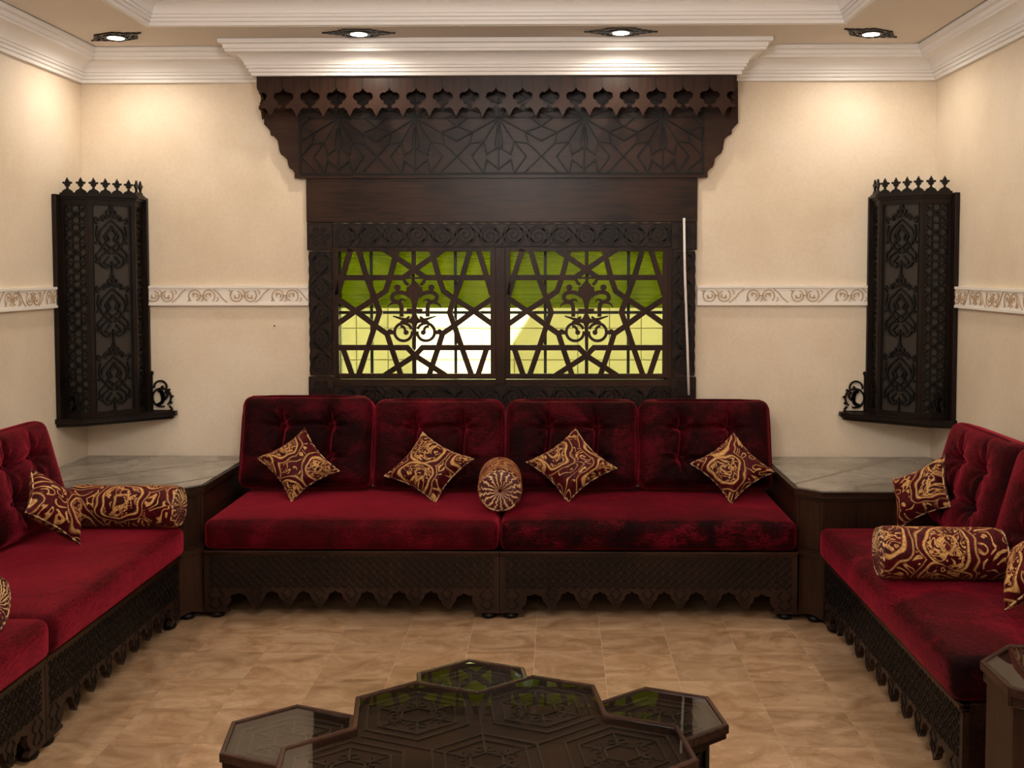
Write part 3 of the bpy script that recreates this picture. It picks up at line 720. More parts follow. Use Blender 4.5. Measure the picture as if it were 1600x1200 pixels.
# ------------------------------------------------------------------ sofa platforms
def sofa_base(L, tips, M, label, depth=.80):
    t = thing('sofa_platform', label, 'sofa base', M, 'carved sofa platforms')
    k = .000916; leg = .11; span = L-2*leg; n = tips; per = span/(n+.75)
    # scalloped front board
    sh = [(0, -3), (12, 9), (31, 12), (39, 24), (44, 42), (57, 49), (63, 64), (71, 76), (90, 88)]       # peak -> tip, right half
    sc = per/(180*k) if False else 1
    pts = [(0, .030), (0, .318), (L, .318), (L, .030), (L-.115, .030), (L-.118, .036), (L-.100, .052), (L-.118, .072), (L-.124, .092)]
    zp = .132
    def peak(xc, amp=1): return xc
    xs = [leg+per*.375+.0+per*i for i in range(n+1)]     # arch peaks
    low = []
    for i, xc in enumerate(xs):
        hp = per/2; top = zp if 0 < i < n else zp-.012
        lh = [(-hp*u/90, top-v*k*.98) for u, v in reversed(sh)]; rh = [(hp*u/90, top-v*k*.98) for u, v in sh[1:]]
        if i == 0: lh = [(-hp*.8, top-.040), (-hp*.62, top-.012), (-hp*.3, top-.006), (0, top)]
        if i == n: rh = [(hp*.3, top-.006), (hp*.62, top-.012), (hp*.8, top-.040)]
        low += [(xc+a, z) for a, z in lh+rh]
    low = sorted(set(low))
    pts += [(x, z) for x, z in reversed(low) if .118 < x < L-.118] + [(.124, .092), (.118, .072), (.100, .052), (.118, .036), (.115, .030)]
    b = MB(); b.plate(pts[::-1], 0, .022, FRONT(.022)); fb = b.obj('front_board', CARVE, t)
    # low relief interlace on the board
    P = FRONT(0); r = MB(); Lr = L-.05; nn = max(4, round(Lr/.0755)); w1 = Lr/nn
    for row in range(4):
        zc = .162+row*.037
        for ph in (0, PI):
            m_ = nn*8; r.ribbon([(.025+Lr*i/m_, zc+.0175*math.sin(2*PI*i/8+ph+PI/4)) for i in range(m_+1)], .0042, .0035+.0004*(row % 2)+(.0002 if ph else 0), P)
        for k in range(nn*2):
            xc = .025+w1*(k+.5-.25)/2+w1*.25*0; sg = 1 if k % 2 else -1
            r.ribbon([(xc+sg*rr*math.cos(t_), zc+rr*math.sin(t_)) for t_, rr in [(q*.8, .0035+.0009*q) for q in range(8)]], .0028, .0028, P)
    for i in range(n):
        xc = (xs[i]+xs[i+1])/2
        for sg in (1, -1):
            r.ribbon(smooth_line([(xc, .066), (xc+sg*.018, .085), (xc+sg*.010, .105), (xc+sg*.026, .120), (xc+sg*.008, .138)], 3), .005, .0035, P)
        r.disc(xc, .092, .007, .0035, P, 8)
    for xc in (.055, L-.055):
        for sg in (1, -1): r.ribbon(smooth_line([(xc, .045), (xc+sg*.028, .065), (xc+sg*.012, .09), (xc+sg*.034, .11), (xc+sg*.012, .135)], 3), .005, .0035, P)
    r.obj('arabesque_relief', BLACKW, fb)
    b = MB(); b.box(.0, L, -.010, .03, .303, .318); b.box(.0, L, -.004, .03, .294, .303); b.obj('top_molding', WOOD, t, bevel=.002)
    b = MB(); b.box(.004, L-.004, .022, depth, .26, .317); b.obj('seat_deck', WOOD, t)
    for x in (.002, L-.022):
        b = MB(); b.box(x, x+.02, .022, depth-.02, .045, .262); b.obj('end_panel', WOOD, t)
    foot = MB(); foot.lathe([(.018, 0), (.030, .004), (.034, .014), (.030, .024), (.018, .028), (.018, .046)], 16); foot.smooth = True; fm = foot.mesh('foot', BLACKW)
    for x in (.05, L-.05):
        for y in (.035, depth-.07):
            o = bpy.data.objects.new('foot', fm); C.objects.link(o); o.parent = t; o.location = (x, y, 0)
    return t
BY = 4.77
sofa_base(1.358, 7, T(-1.62, BY), 'carved dark wooden sofa platform under the left half of the back sofa')
sofa_base(1.358, 7, T(-.259, BY), 'carved dark wooden sofa platform under the right half of the back sofa')
LX, RX_ = -1.70, 1.20; YU = 4.685; YJ = 3.425
ML = lambda y: T(LX, y) @ RZ(PI/2)
sofa_base(YU-YJ-.003, 7, ML(YJ+.0015), 'carved dark wooden sofa platform on the left wall, next to the corner table')
sofa_base(1.26, 7, ML(YJ-1.263), 'carved dark wooden sofa platform nearest the camera on the left wall')
RE = 3.075
sofa_base(YU-RE, 9, T(RX_, YU) @ RZ(-PI/2), 'carved dark wooden sofa platform along the right wall', .78)

# ------------------------------------------------------------------ seat cushions
def seat_cushion(L, D, M, label, mt, h=.137):
    def fn(o, q):
        if q.z > .5:
            f = (1-abs(q.x)**6)*(1-abs(q.y)**4); o.z += .010*f + .003*math.sin(o.x*9+o.y*5)*f
        if q.y < -.5: o.y -= .008*(1-q.z**2)*(1-abs(q.x)**8)
        return o
    b = MB(); b.rbox(L-.004, D, h, .034, 26, 12, 3, fn, T(L/2, D/2, h/2)); b.smooth = True
    o = b.obj('seat_cushion', mt, None, M @ T(0, 0, .319)); o['label'] = label; o['category'] = 'cushion'; o['group'] = 'velvet seat cushions'
    return o
seat_cushion(1.358, .80, T(-1.62, BY-.012), 'smooth red velvet seat cushion on the left half of the back sofa', VELSEAT)
seat_cushion(1.358, .80, T(-.259, BY-.012), 'darker crushed red velvet seat cushion on the right half of the back sofa', VELDK)
seat_cushion(YU-YJ, .78, T(LX+.028, YJ) @ RZ(PI/2), 'smooth red velvet seat cushion on the left wall sofa, farther of two', VELSEAT)
seat_cushion(1.26, .78, T(LX+.028, YJ-1.262) @ RZ(PI/2), 'red velvet seat cushion at the left edge, nearest the camera', VELSEAT)
seat_cushion(YU-RE-.004, .76, T(RX_-.028, YU-.002) @ RZ(-PI/2), 'crushed red velvet seat cushion on the right wall sofa', VELDK)
SZ = .472

# ------------------------------------------------------------------ tufted back cushions
def back_cushion(W, H, M, label, mt=VELVET):
    t = thing('back_cushion', label, 'cushion', M, 'tufted velvet back cushions'); th = .15
    btn = [(sx*W*.18, sz) for sx in (-1, 1) for sz in (H*.17, -H*.17)]
    def fn(o, q):
        if q.y < -.5:
            f = (1-abs(q.x)**5)*(1-abs(q.z)**5); d = .030*f
            for bx, bz in btn:
                r2 = (o.x-bx)**2+(o.z-bz)**2; a = math.atan2(o.z-bz, o.x-bx)
                d -= .030*math.exp(-r2/.0009) + .024*math.exp(-r2/.008)
                d += .0075*math.cos(a*8+bx*30)*math.exp(-r2/.0040)*(1-math.exp(-r2/.0004))
                d -= .013*math.exp(-(o.x-bx-.006*math.sin(o.z*25))**2/.00016)*math.exp(-max(0, abs(o.z)-H*.17)**2/.008)*f
                d -= .007*math.exp(-(o.z-bz-.005*math.sin(o.x*22))**2/.0002)*math.exp(-max(0, abs(o.x)-W*.18)**2/.006)*f
            o.y -= d
        # bigger radius at the two top corners
        ex = max(0, abs(o.x)-(W/2-.075)); ez = max(0, o.z-(H/2-.075)); r = math.hypot(ex, ez)
        if ex > 0 and ez > 0 and r > .075:
            s = .075/r; o.x = math.copysign(W/2-.075+ex*s, o.x); o.z = H/2-.075+ez*s
        return o
    b = MB(); b.rbox(W, th, H, .045, 92, 3, 66, fn, T(0, 0, H/2)); b.smooth = True; b.obj('cushion_body', mt, t)
    pts = []
    for i in range(60):
        a = 2*PI*i/60; c, s = math.cos(a), math.sin(a); k = 1/max(abs(c)**7+abs(s)**7, 1e-9)**(1/7.)
        pts.append((c*k*(W/2-.008), -th/2+.022, H/2+s*k*(H/2-.006)))
    b = MB(); b.tube(pts, .0052, 6, True); b.smooth = True; b.obj('piping', mt, t)
    bm = MB(); bm.lathe([(.012, 0), (.013, .004), (.009, .008), (.001, .0095)], 12); bm.smooth = True; me = bm.mesh('button', mt)
    for bx, bz in btn:
        o = bpy.data.objects.new('button', me); C.objects.link(o); o.parent = t; o.matrix_basis = T(bx, -th/2+.030, H/2+bz) @ RX(PI/2)
    return t
LEAN = RX(-math.radians(15)); BH = .458
bl_ = ['first tufted red velvet back cushion from the left on the back sofa', 'second tufted red velvet back cushion from the left on the back sofa',
       'third tufted red velvet back cushion from the left on the back sofa', 'fourth, rightmost tufted red velvet back cushion on the back sofa']
for i, (x, l) in enumerate(zip((-1.284, -.602, .080, .758), bl_)):
    back_cushion(.680, BH+(.018 if i == 0 else 0), T(x, 5.352, SZ+.012) @ RZ((.0, .01, -.012, 0)[i]) @ LEAN, l, VELBACK if i != 1 else VELVET)
for i, (y, l) in enumerate(((4.372, 'tufted red velvet back cushion on the left wall, next to the corner table'), (3.745, 'tufted red velvet back cushion cut off by the left edge of the picture'))):
    back_cushion(.615, BH+.0, T(-2.245, y, SZ+.012) @ RZ(PI/2) @ LEAN, l, VELVET)
for i, (y, l) in enumerate(((4.345, 'tufted red velvet back cushion on the right wall, next to the corner table'), (3.60, 'tufted red velvet back cushion on the right wall, cut off by the picture edge'))):
    back_cushion((.655, .80)[i], BH+.0, T(1.705, y, SZ+.012) @ RZ(-PI/2) @ LEAN, l, VELVET)

# ------------------------------------------------------------------ scatter pillows
def pillow(top, left, right, bot, label):
    top, left, right, bot = map(Vector, (top, left, right, bot)); c = (top+left+right+bot)/4
    a = (top+right-left-bot)/4; bq = (top+left-right-bot)/4; n = a.cross(bq).normalized()
    t = thing('throw_pillow', label, 'pillow', Matrix.Translation(c), 'patterned throw pillows')
    N = 22; b = MB(); b.uv = []; sz = (a.length+bq.length); ou, ov = random.uniform(0, 9), random.uniform(0, 9)
    def pos(u, v, s):
        x = u*(1-.16*(1-v*v)); y = v*(1-.16*(1-u*u))
        h = .062*((1-u**4)*(1-v**4))**.55
        h *= 1+.08*math.sin(u*5+1)*math.sin(v*4)
        return a*x+bq*y+n*(h*s)
    for s in (1, -1):
        vs = []; fs = []
        for i in range(N+1):
            for j in range(N+1):
                u = math.sin(PI/2*(2*i/N-1)); v = math.sin(PI/2*(2*j/N-1)); vs.append(pos(u, v, s)); b.uv.append((u*sz*2.5+ou, v*sz*2.5+ov+s))
        for i in range(N):
            for j in range(N):
                q = (i*(N+1)+j, (i+1)*(N+1)+j, (i+1)*(N+1)+j+1, i*(N+1)+j+1); fs.append(q if s > 0 else q[::-1])
        b.add(vs, fs)
    b.smooth = True; b.obj('pillow_cover', BROC, t)
    e = []
    for u0, v0, u1, v1 in ((-1, -1, 1, -1), (1, -1, 1, 1), (1, 1, -1, 1), (-1, 1, -1, -1)):
        e += [pos(u0+(u1-u0)*i/12, v0+(v1-v0)*i/12, 0) for i in range(12)]
    p = MB(); p.tube(e, .0042, 6, True); p.smooth = True; p.obj('piping', CORD, t)
    return t
pillow((-1.277, 5.305, .812), (-1.498, 5.235, .650), (-1.078, 5.195, .592), (-1.305, 5.125, .478), 'gold and burgundy throw pillow, leftmost of four on the back sofa')
pillow((-.677, 5.30, .799), (-.858, 5.215, .56), (-.411, 5.21, .648), (-.595, 5.125, .476), 'gold and burgundy throw pillow on the back sofa, left of its bolster')
pillow((.093, 5.30, .817), (-.145, 5.235, .630), (.304, 5.195, .607), (.05, 5.125, .476), 'gold and burgundy throw pillow on the back sofa, right of its bolster')
pillow((.899, 5.30, .799), (.661, 5.235, .622), (1.075, 5.195, .588), (.86, 5.125, .476), 'gold and burgundy throw pillow, rightmost of four on the back sofa')
pillow((-2.165, 4.265, .796), (-2.10, 4.125, .631), (-2.01, 4.435, .606), (-1.975, 4.275, .484), 'gold and burgundy throw pillow on the left wall sofa before its bolster')
pillow((1.655, 4.49, .820), (1.475, 4.63, .671), (1.640, 4.37, .612), (1.485, 4.56, .486), 'gold and burgundy throw pillow on the right wall sofa by the corner table')
pillow((1.655, 3.42, .800), (1.555, 3.56, .640), (1.585, 3.28, .640), (1.475, 3.455, .482), 'throw pillow cut off by the right edge, in front of the bolster')

def bolster(M, L, R, label):
    """axis along local x, centred"""
    t = thing('bolster', label, 'bolster', M, 'patterned bolsters'); n = 40; b = MB(); b.uv = []
    prof = [(-L/2, R*.86), (-L/2+.006, R*.94), (-L/2+.018, R*.985), (-L/2+.04, R)]+[(-L/2+.04+(L-.08)*i/10, R*(1+.012*math.sin(i*1.7))) for i in range(1, 10)]+[(L/2-.04, R), (L/2-.018, R*.985), (L/2-.006, R*.94), (L/2, R*.86)]
    vs = []; fs = []
    for i, (x, r) in enumerate(prof):
        for k in range(n+1):
            a = 2*PI*k/n; vs.append((x, r*math.cos(a), r*math.sin(a))); b.uv.append((x*5, k/n*2*PI*R*5))
    for i in range(len(prof)-1):
        for k in range(n): fs.append((i*(n+1)+k, (i+1)*(n+1)+k, (i+1)*(n+1)+k+1, i*(n+1)+k+1))
    b.add(vs, fs); b.smooth = True; b.obj('bolster_cover', BROC, t)
    for s in (1, -1):
        c = MB(); c.uv = []; vs = []; fs = []; rings = 9; m_ = 68
        for i in range(rings+1):
            q = i/rings; r = R*.88*q
            for k in range(m_+1):
                a = 2*PI*k/m_; x = s*(L/2-.004+.016*math.sin(PI*q)**.7 - .008*(1-q)+.0022*math.sin(17*a)*math.sin(PI*q)); vs.append((x, r*math.cos(a), r*math.sin(a))); c.uv.append((k/m_, q))
        for i in range(rings):
            for k in range(m_): fs.append((i*(m_+1)+k, (i+1)*(m_+1)+k, (i+1)*(m_+1)+k+1, i*(m_+1)+k+1))
        c.add(vs, fs); c.smooth = True; c.obj('end_cap', PLEAT, t)
        p = MB(); p.tube([(s*(L/2-.002), R*.9*math.cos(2*PI*k/32), R*.9*math.sin(2*PI*k/32)) for k in range(32)], .004, 6, True); p.smooth = True; p.obj('piping', CORD, t)
        bt_ = MB(); bt_.lathe([(.010, 0), (.011, .004), (.006, .008)], 10, Matrix.Rotation(s*PI/2, 4, 'Y')); bt_.smooth = True; bt_.obj('button', VELDK, t, T(s*(L/2-.010), 0, 0))
    return t
bolster(T(-.270, 5.030, SZ+.104) @ RZ(PI/2+.05), .34, .104, 'patterned bolster in the middle of the back sofa, end facing the room')
bolster(T(-1.900, 4.592, SZ+.090) @ RZ(-.02), .48, .092, 'patterned bolster lying across the left wall sofa by the corner table')
bolster(T(-1.935, 3.200, SZ+.090) @ RZ(.03), .40, .092, 'patterned bolster cut off by the left edge of the picture')
bolster(T(1.405, 3.850, SZ+.092) @ RZ(-.06), .44, .095, 'patterned bolster lying across the right wall sofa')

# ------------------------------------------------------------------ corner tables with marble tops
def corner_table(mirror, label):
    t = thing('corner_table', label, 'table', None, 'marble topped corner tables')
    f = (lambda p: [(XR-(x-XL)+0, y) for x, y in reversed(p)]) if mirror else (lambda p: p)
    if mirror:
        top = [(XR-.003, YB-.003), (1.095, YB-.003), (1.095, 4.825), (1.195, 4.725), (XR-.003, 4.725)]
        base = [(XR-.003, YB-.003), (1.104, YB-.003), (1.104, 4.79), (1.199, 4.695), (XR-.003, 4.695)]
        up = [(XR-.003, YB-.003), (1.106, YB-.003), (1.106, 4.832), (1.201, 4.737), (XR-.003, 4.737)]
    else:
        top = [(XL+.003, YB-.003), (XL+.003, 4.765), (-1.72, 4.765), (-1.635, 4.85), (-1.635, YB-.003)]
        base = [(XL+.003, YB-.003), (XL+.003, 4.695), (-1.715, 4.695), (-1.624, 4.786), (-1.624, YB-.003)]
        up = [(XL+.003, YB-.003), (XL+.003, 4.777), (-1.727, 4.777), (-1.647, 4.857), (-1.647, YB-.003)]
    ip = inset(top, .016) if True else top
    b = MB(); b.plate(ip, .596, .606, TOPP(0)); b.obj('marble_slab', MARBLE, t)
    b = MB(); b.plate(top, .575, .600, TOPP(0)); b.obj('top_molding', WOOD, t, bevel=.006)
    b = MB(); b.plate(inset(top, .006), .562, .576, TOPP(0)); b.obj('top_molding', WOOD, t, bevel=.003)
    b = MB(); b.plate(up, .325, .564, TOPP(0)); ub = b.obj('upper_case', WOODV, t)
    b = MB(); b.plate(base, .305, .326, TOPP(0)); b.obj('waist_molding', WOOD, t, bevel=.004)
    b = MB(); b.plate(inset(base, .007), .052, .306, TOPP(0)); lb = b.obj('lower_case', WOODV, t)
    # curved skirt on the chamfer + raised panel frames
    c0, c1 = (base[2], base[3])
    d = (Vector(c1)-Vector(c0)); L = d.length; d.normalize(); nrm = Vector((d.y, -d.x)) if not mirror else Vector((d.y, -d.x))
    if nrm.y > 0: nrm = -nrm
    Pc = plane((c0[0]-nrm.x*.006, c0[1]-nrm.y*.006, 0), (d.x, d.y, 0), (0, 0, 1), (nrm.x, nrm.y, 0))
    b = MB(); b.plate([(0, .055), (0, .024), (L*.12, .026), (L*.3, .034), (L*.5, .038), (L*.7, .034), (L*.88, .026), (L, .024), (L, .055)], -.014, .001, Pc); b.obj('skirt', WOODV, t)
    e0, e1 = up[2], up[3]; dd = Vector(e1)-Vector(e0); LL = dd.length; dd.normalize(); n2 = nrm
    Pu = plane((e0[0], e0[1], 0), (dd.x, dd.y, 0), (0, 0, 1), (n2.x, n2.y, 0)); r = MB()
    for z0, z1 in ((.335, .555),):
        r.ribbon([(.012, z0), (LL-.012, z0), (LL-.012, z1), (.012, z1)], .004, .003, Pu, closed=True)
    sx = -1 if mirror else 1
    xe = up[3][0] if not mirror else up[2][0]
    Ps = plane((xe, 0, 0), (0, 1, 0), (0, 0, 1), (sx, 0, 0))
    r.ribbon([(4.88, .47), (5.6, .47), (5.6, .555), (4.88, .555)], .004, .003, Ps, closed=True)
    r.obj('panel_bead', WOOD, ub)
    foot = MB(); foot.lathe([(.018, 0), (.030, .004), (.034, .014), (.030, .024), (.018, .028), (.018, .056)], 16); foot.smooth = True; fm = foot.mesh('foot', BLACKW)
    cx, cy = (c0[0]+c1[0])/2-nrm.x*.040, (c0[1]+c1[1])/2-nrm.y*.040
    xo = XR-.06 if mirror else XL+.06; xi = 1.16 if mirror else -1.68
    for x, y in ((cx, cy), (xo, 4.76), (xo, 5.56), (xi, 5.56)):
        o = bpy.data.objects.new('foot', fm); C.objects.link(o); o.parent = t; o.location = (x, y, 0)
    return t
corner_table(False, 'dark wooden corner table with grey marble top, left back corner')
corner_table(True, 'dark wooden corner table with grey marble top, right back corner')

# ------------------------------------------------------------------ corner cabinets
def finial(P, mb, x):
    k = 1.0
    pts = [(-.028, 0), (-.026, .008), (-.016, .016), (-.006, .020), (-.004, .030), (-.012, .036), (-.013, .044), (-.022, .046), (-.024, .052), (-.020, .057), (-.009, .055), (-.009, .062), (-.004, .068), (0, .078)]
    poly = [(x+a, z) for a, z in pts]+[(x-a, z) for a, z in reversed(pts[:-1])]
    mb.plate(poly[::-1], -.005, .005, P)
def corner_cabinet(mirror, label):
    t = thing('corner_cabinet', label, 'cabinet', None, 'carved hanging corner cabinets')
    fx = (lambda x: XR-(x-XL)) if mirror else (lambda x: x)
    def PP(p, q):            # face plane from plan point p to q (left-hand version), outward = right of p->q
        p = Vector((fx(p[0]), p[1])); q = Vector((fx(q[0]), q[1])); L = (q-p).length; d = (q-p)/L
        n = Vector((d.y, -d.x)) if not mirror else Vector((-d.y, d.x))
        return plane((p.x, p.y, 0), (d.x, d.y, 0), (0, 0, 1), (n.x, n.y, 0)), L
    def poly(pts): return [(fx(x), y) for x, y in (reversed(pts) if mirror else pts)]
    z0, z1 = .848, 1.965
    A, B, Cc, D = (XL+.024, 5.33), (-2.37, 5.33), (-2.20, 5.50), (-2.20, YB-.024)
    # backing boards on both walls
    for nm, (x0, x1, y0, y1) in (('wall_board', (XL+.001, XL+.024, 5.275, YB-.001)), ('wall_board', (XL+.024, -2.178, YB-.024, YB-.001))):
        a, c = sorted((fx(x0), fx(x1))); b = MB(); b.box(a, c, y0, y1, .83, 1.985); b.obj(nm, DKV, t, bevel=.002)
    b = MB(); b.plate(poly([(XL+.03, 5.335+.03), (-2.375, 5.36), (-2.225, 5.51), (-2.225, YB-.03), (XL+.03, YB-.03)]), z0, z1, TOPP(0)); b.obj('case', BLACKW, t)
    # faces: frames (stiles and rails), glass and tracery
    for p, q, main in ((A, B, False), (B, Cc, True), (Cc, D, False)):
        P, L = PP(p, q); fr = MB(); wd = .020 if main else .014
        fr.plate([(0, z0), (L, z0), (L, z0+.028), (0, z0+.028)], -.022, 0, P); fr.plate([(0, z1-.03), (L, z1-.03), (L, z1), (0, z1)], -.022, 0, P)
        fr.plate([(0, z0), (wd, z0), (wd, z1), (0, z1)], -.022, .001, P); fr.plate([(L-wd, z0), (L, z0), (L, z1), (L-wd, z1)], -.022, .001, P)
        dr = fr.obj('door' if main else 'side_frame', DKV, t)
        gl = MB(); gl.plate([(wd, z0+.02), (L-wd, z0+.02), (L-wd, z1-.02), (wd, z1-.02)], -.018, -.014, P); gl.obj('glass_panel', CABGL, dr)
        tr = MB(); hh = (z1-z0-.06)
        if main:
            for k in range(3):
                for s in arabesque(L/2, z0+.03+hh*(k+.5)/3, .235, hh/3*1.02): tr.ribbon(s, .0085, .013, P, c0=-.012)
            for s in (.0, 1.): tr.ribbon([(wd+.006+s*(L-2*wd-.012), z0+.03), (wd+.006+s*(L-2*wd-.012), z1-.03)], .004, .006, P, c0=-.006)
        else:
            n = 11; w_ = (L-2*wd)/2
            for k in range(n):
                zc = z0+.03+hh*(k+.5)/n; h_ = hh/n/2
                for sg in (1, -1):
                    tr.ribbon([(L/2-w_, zc-sg*h_*.9), (L/2-w_*.3, zc-sg*h_*.2), (L/2+w_*.3, zc+sg*h_*.2), (L/2+w_, zc+sg*h_*.9)], .007, .009, P, c0=-.012)
                    tr.ribbon(arc(L/2, zc+sg*h_*.62, w_*.38, 0, 2*PI, 8)[:-1], .006, .008, P, closed=True, c0=-.012)
                    tr.ribbon(arc(L/2+sg*w_*.62, zc, w_*.34, 0, 2*PI, 8)[:-1], .006, .008, P, closed=True, c0=-.012)
                tr.ribbon([(L/2-w_, zc+h_), (L/2+w_, zc+h_)], .010, .009, P, c0=-.012)
        tr.obj('tracery', BLACKW, dr)
    # cornice and shelf
    def off(d): return [(XL+.024, 5.33-d), (-2.37+d*.4, 5.33-d), (-2.20+d, 5.50-d*.4), (-2.20+d, YB-.024), (XL+.024, YB-.024)]
    for zz0, zz1, d in ((1.962, 1.975, .010), (1.975, 1.987, .022), (1.987, 1.995, .014)):
        b = MB(); b.plate(poly(off(d)), zz0, zz1, TOPP(0)); b.obj('cornice', DKV, t)
    sh = [(XL+.002, 5.262), (-2.385, 5.282), (-2.075, 5.545), (-2.040, 5.590), (-2.040, YB-.002), (XL+.002, YB-.002)]
    b = MB(); b.plate(poly(sh), .828, .848, TOPP(0)); b.obj('shelf', DKV, t, bevel=.004)
    b = MB(); b.plate(poly([(XL+.002, 5.275), (-2.395, 5.295), (-2.09, 5.555), (-2.06, 5.60), (-2.06, YB-.002), (XL+.002, YB-.002)]), .810, .829, TOPP(0)); b.obj('shelf', DKV, t, bevel=.003)
    # crest of finials
    for p, q, n in ((A, B, 2), (B, Cc, 4), (Cc, D, 2)):
        P, L = PP(p, q)
        for k in range(n):
            f = MB(); finial(plane(P(0, 1.994, 0), Vector(P(1, 0, 0))-Vector(P(0, 0, 0)), (0, 0, 1), Vector(P(0, 0, 1))-Vector(P(0, 0, 0))), f, L*(k+.5)/n); f.obj('finial', BLACKW, t)
    # scroll brackets on the shelf, against each wall
    def bracket(P):
        s = MB(); h = -.004
        def r(pts, w=.009, closed=False): s.ribbon(pts, w, .010, P, closed=closed, c0=h)
        r([(0, 0), (.118, 0)], .010); r([(.004, 0), (.004, .19), (.010, .205), (.004, .212)], .012)
        r([(.105, .0), (.112, .012), (.098, .028)]); r(arc(.058, .072, .050, -.9, 5.0, 22)); r(arc(.052, .128, .034, -.2, 3.3, 10))
        r(arc(.034, .072, .036, -1.2, 1.3, 9), .014); r(smooth_line([(.030, .03), (.062, .050), (.058, .10), (.040, .112)], 4), .018)
        r(smooth_line([(.075, .060), (.090, .085), (.075, .105)], 4), .012)
        for a in (-.5, .1, .8, 1.5): s.disc(.058+.058*math.cos(a), .072+.058*math.sin(a), .007, .010, P, 8, h)
        return s
    xw = fx(-2.178); sg = -1 if mirror else 1
    bracket(plane((xw, YB-.012, .848), (sg, 0, 0), (0, 0, 1), (0, -1, 0))).obj('scroll_bracket', BLACKW, t)
    bracket(plane((fx(XL+.030), 5.328, .848), (sg*.62, -.0, 0), (0, 0, 1), (0, -1, 0))).obj('scroll_bracket', BLACKW, t)
    return t
corner_cabinet(False, 'tall black-brown carved cabinet hanging in the left back corner')
corner_cabinet(True, 'tall black-brown carved cabinet hanging in the right back corner')

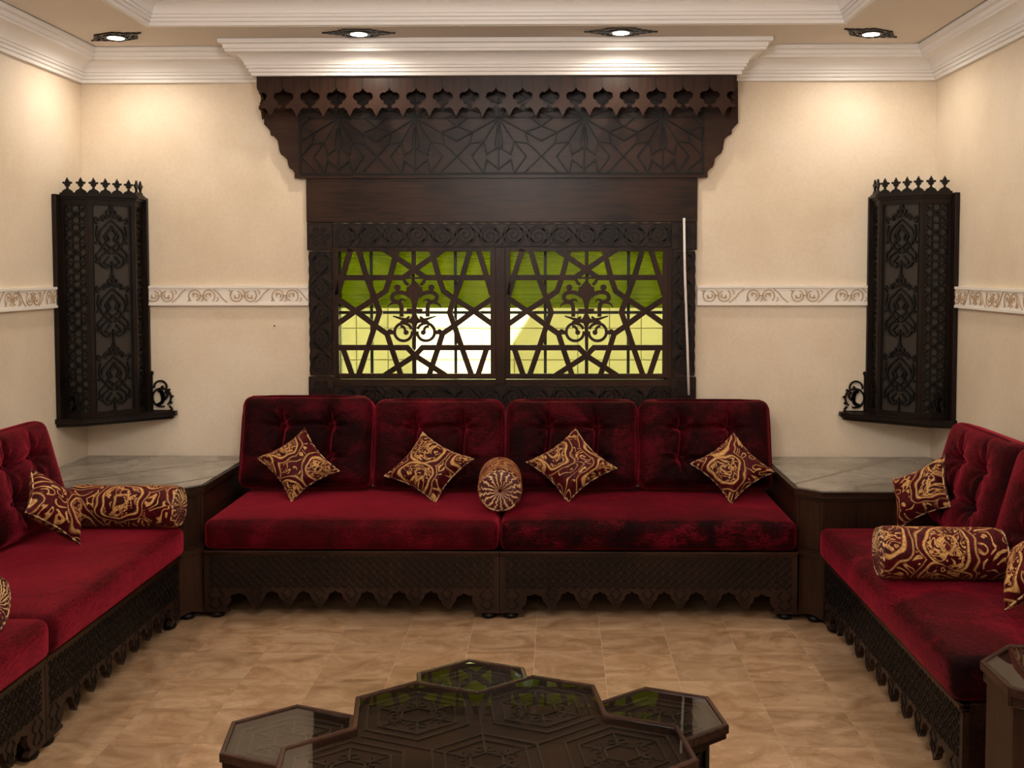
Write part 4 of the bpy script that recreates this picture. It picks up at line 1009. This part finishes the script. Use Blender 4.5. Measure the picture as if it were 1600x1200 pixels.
# ------------------------------------------------------------------ coffee tables: hexagon cluster
HS = .1895; A0 = math.radians(38); CX, CY = -.165, 2.466
def hexa(cx, cy, s=HS): return [(cx+s*math.cos(A0+k*PI/3), cy+s*math.sin(A0+k*PI/3)) for k in range(6)]
def rosette():
    ctr = [(CX+HS*math.sqrt(3)*math.cos(A0+PI/6+k*PI/3), CY+HS*math.sqrt(3)*math.sin(A0+PI/6+k*PI/3)) for k in range(6)]
    out = []
    for k in range(6):
        c = ctr[k]; an = A0+PI/6+k*PI/3          # direction of outer hexagon
        out.append((CX+2*HS*math.cos(A0+k*PI/3), CY+2*HS*math.sin(A0+k*PI/3)))
        for da in (-PI/6, PI/6): out.append((c[0]+HS*math.cos(an+da), c[1]+HS*math.sin(an+da)))
    return out, ctr
def glass_table(poly, ctrs, H, label, cat='table', group=None, marq=True):
    t = thing('coffee_table', label, cat, None, group)
    inn = inset(poly, .0135); n = len(poly)
    b = MB(); 
    vs = [(x, y, z) for pl, zs in ((poly, (H-.024, H-.003)), (inset(poly, .003), (H,)), (inset(poly, .0118), (H,)), (inn, (H-.004, H-.026))) for z in zs for x, y in pl]
    # rings: outer low, outer high, top outer, top inner, inner high, inner low
    fs = [(r*n+i, r*n+(i+1) % n, (r+1)*n+(i+1) % n, (r+1)*n+i) for r in range(5) for i in range(n)]
    fs += [(5*n+i, 5*n+(i+1) % n, (i+1) % n, i) for i in range(n)]
    b.add(vs, fs); b.obj('rim', TABW, t)
    b = MB(); b.plate(inset(poly, .013), H-.010, H-.004, TOPP(0)); b.obj('glass_top', TGLASS, t)
    b = MB(); b.plate(inset(poly, .006), H-.040, H-.0235, TOPP(0)); bd = b.obj('table_board', BOARDW, t)
    m = MB(); P = TOPP(H-.0235)
    for cx, cy in ctrs:
        for s, wd in ((HS-.040, .006), (HS-.075, .005), (.045, .005)):
            m.ribbon(hexa(cx, cy, s), wd, .005, P, closed=True)
        for k in range(6):
            a = A0+k*PI/3
            m.ribbon([(cx+.045*math.cos(a), cy+.045*math.sin(a)), (cx+(HS-.075)*math.cos(a), cy+(HS-.075)*math.sin(a))], .004, .0045, P)
            a2 = a+PI/6; q = (HS-.058)*.866
            for sg in (1, -1):
                m.ribbon([(cx+q*.55*math.cos(a2)+.020*math.cos(a2+sg*1.6)+.012*math.cos(a2+sg*u)*1, cy+q*.55*math.sin(a2)+.020*math.sin(a2+sg*1.6)+.012*math.sin(a2+sg*u)) for u in [x*.6 for x in range(9)]], .003, .004, P)
    if len(ctrs) > 1:
        for k in range(6):
            a = A0+k*PI/3; m.ribbon([(CX+.06*math.cos(a), CY+.06*math.sin(a)), (CX+1.85*HS*math.cos(a), CY+1.85*HS*math.sin(a))], .005, .0042, P)
    m.obj('marquetry', INLAY, bd)
    # body: recessed apron panels, posts and plinth
    bp = inset(poly, .045); b = MB(); b.plate(inset(poly, .055), .03, H-.04, TOPP(0)); b.obj('case', BLACKW, t)
    b = MB()
    for i in range(len(bp)):
        p, q = Vector(bp[i]), Vector(bp[(i+1) % len(bp)]); L = (q-p).length; d = (q-p)/L
        Pp = plane((p.x, p.y, 0), (d.x, d.y, 0), (0, 0, 1), (d.y, -d.x, 0))
        for x0, x1 in ((0, .014), (L-.014, L)): b.plate([(x0, 0), (x1, 0), (x1, H-.04), (x0, H-.04)], -.012, 0, Pp)
        b.plate([(0, H-.075), (L, H-.075), (L, H-.04), (0, H-.04)], -.012, -.001, Pp); b.plate([(0, .02), (L, .02), (L, .06), (0, .06)], -.012, -.001, Pp)
        for k in range(5):
            zc = .06+(H-.135)*(k+.5)/5; hh = (H-.135)/10
            for sg in (1, -1): b.ribbon([(.014, zc-sg*hh), (L/2, zc+sg*hh*.2), (L-.014, zc+sg*hh)], .006, .006, Pp, c0=-.010)
    b.obj('pierced_apron', BLACKW, t)
    return t
RO, CT = rosette()
glass_table(RO, [(CX, CY)]+CT, .45, 'large rosette-shaped dark wooden coffee table with glass top', group='glass topped coffee tables')
for k, l in ((2, 'small hexagonal glass topped table nested left of the large coffee table'), (1, 'small hexagonal glass topped table nested behind the large coffee table'), (0, 'small hexagonal glass topped table nested right of the large coffee table')):
    a = A0+k*PI/3; c = (CX+3*HS*math.cos(a), CY+3*HS*math.sin(a))
    glass_table(hexa(*c, HS-.002), [c], .400, l, group='glass topped coffee tables')
# octagonal side table
oc = (1.416, 2.845); R8 = .225/math.cos(PI/8)
op = [(oc[0]+R8*math.cos(PI/8+k*PI/4), oc[1]+R8*math.sin(PI/8+k*PI/4)) for k in range(8)]
t = thing('side_table', 'octagonal dark wooden side table at the end of the right sofa', 'table')
b = MB(); b.plate(inset(op, .016), .493, .501, TOPP(0)); b.obj('glass_top', TGLASS, t)
b = MB(); b.plate(inset(op, .010), .474, .492, TOPP(0)); bd = b.obj('table_board', BOARDW, t)
m = MB(); P = TOPP(.492)
for k in (.16, .12, .05): m.ribbon([(oc[0]+k*math.cos(PI/8+i*PI/4), oc[1]+k*math.sin(PI/8+i*PI/4)) for i in range(8)], .004, .0006, P, closed=True)
m.obj('marquetry', INLAY, bd)
b = MB(); b.ribbon(inset(op, .008), .016, .026, TOPP(.478), closed=True); b.obj('rim', TABW, t, bevel=.004)
b = MB(); b.plate(inset(op, .007), .455, .478, TOPP(0)); b.obj('top_molding', WOOD, t, bevel=.005)
b = MB(); b.plate(inset(op, .018), .03, .456, TOPP(0)); b.obj('case', WOODV, t)
b = MB(); b.plate(inset(op, .012), 0, .05, TOPP(0)); b.obj('plinth', WOOD, t)
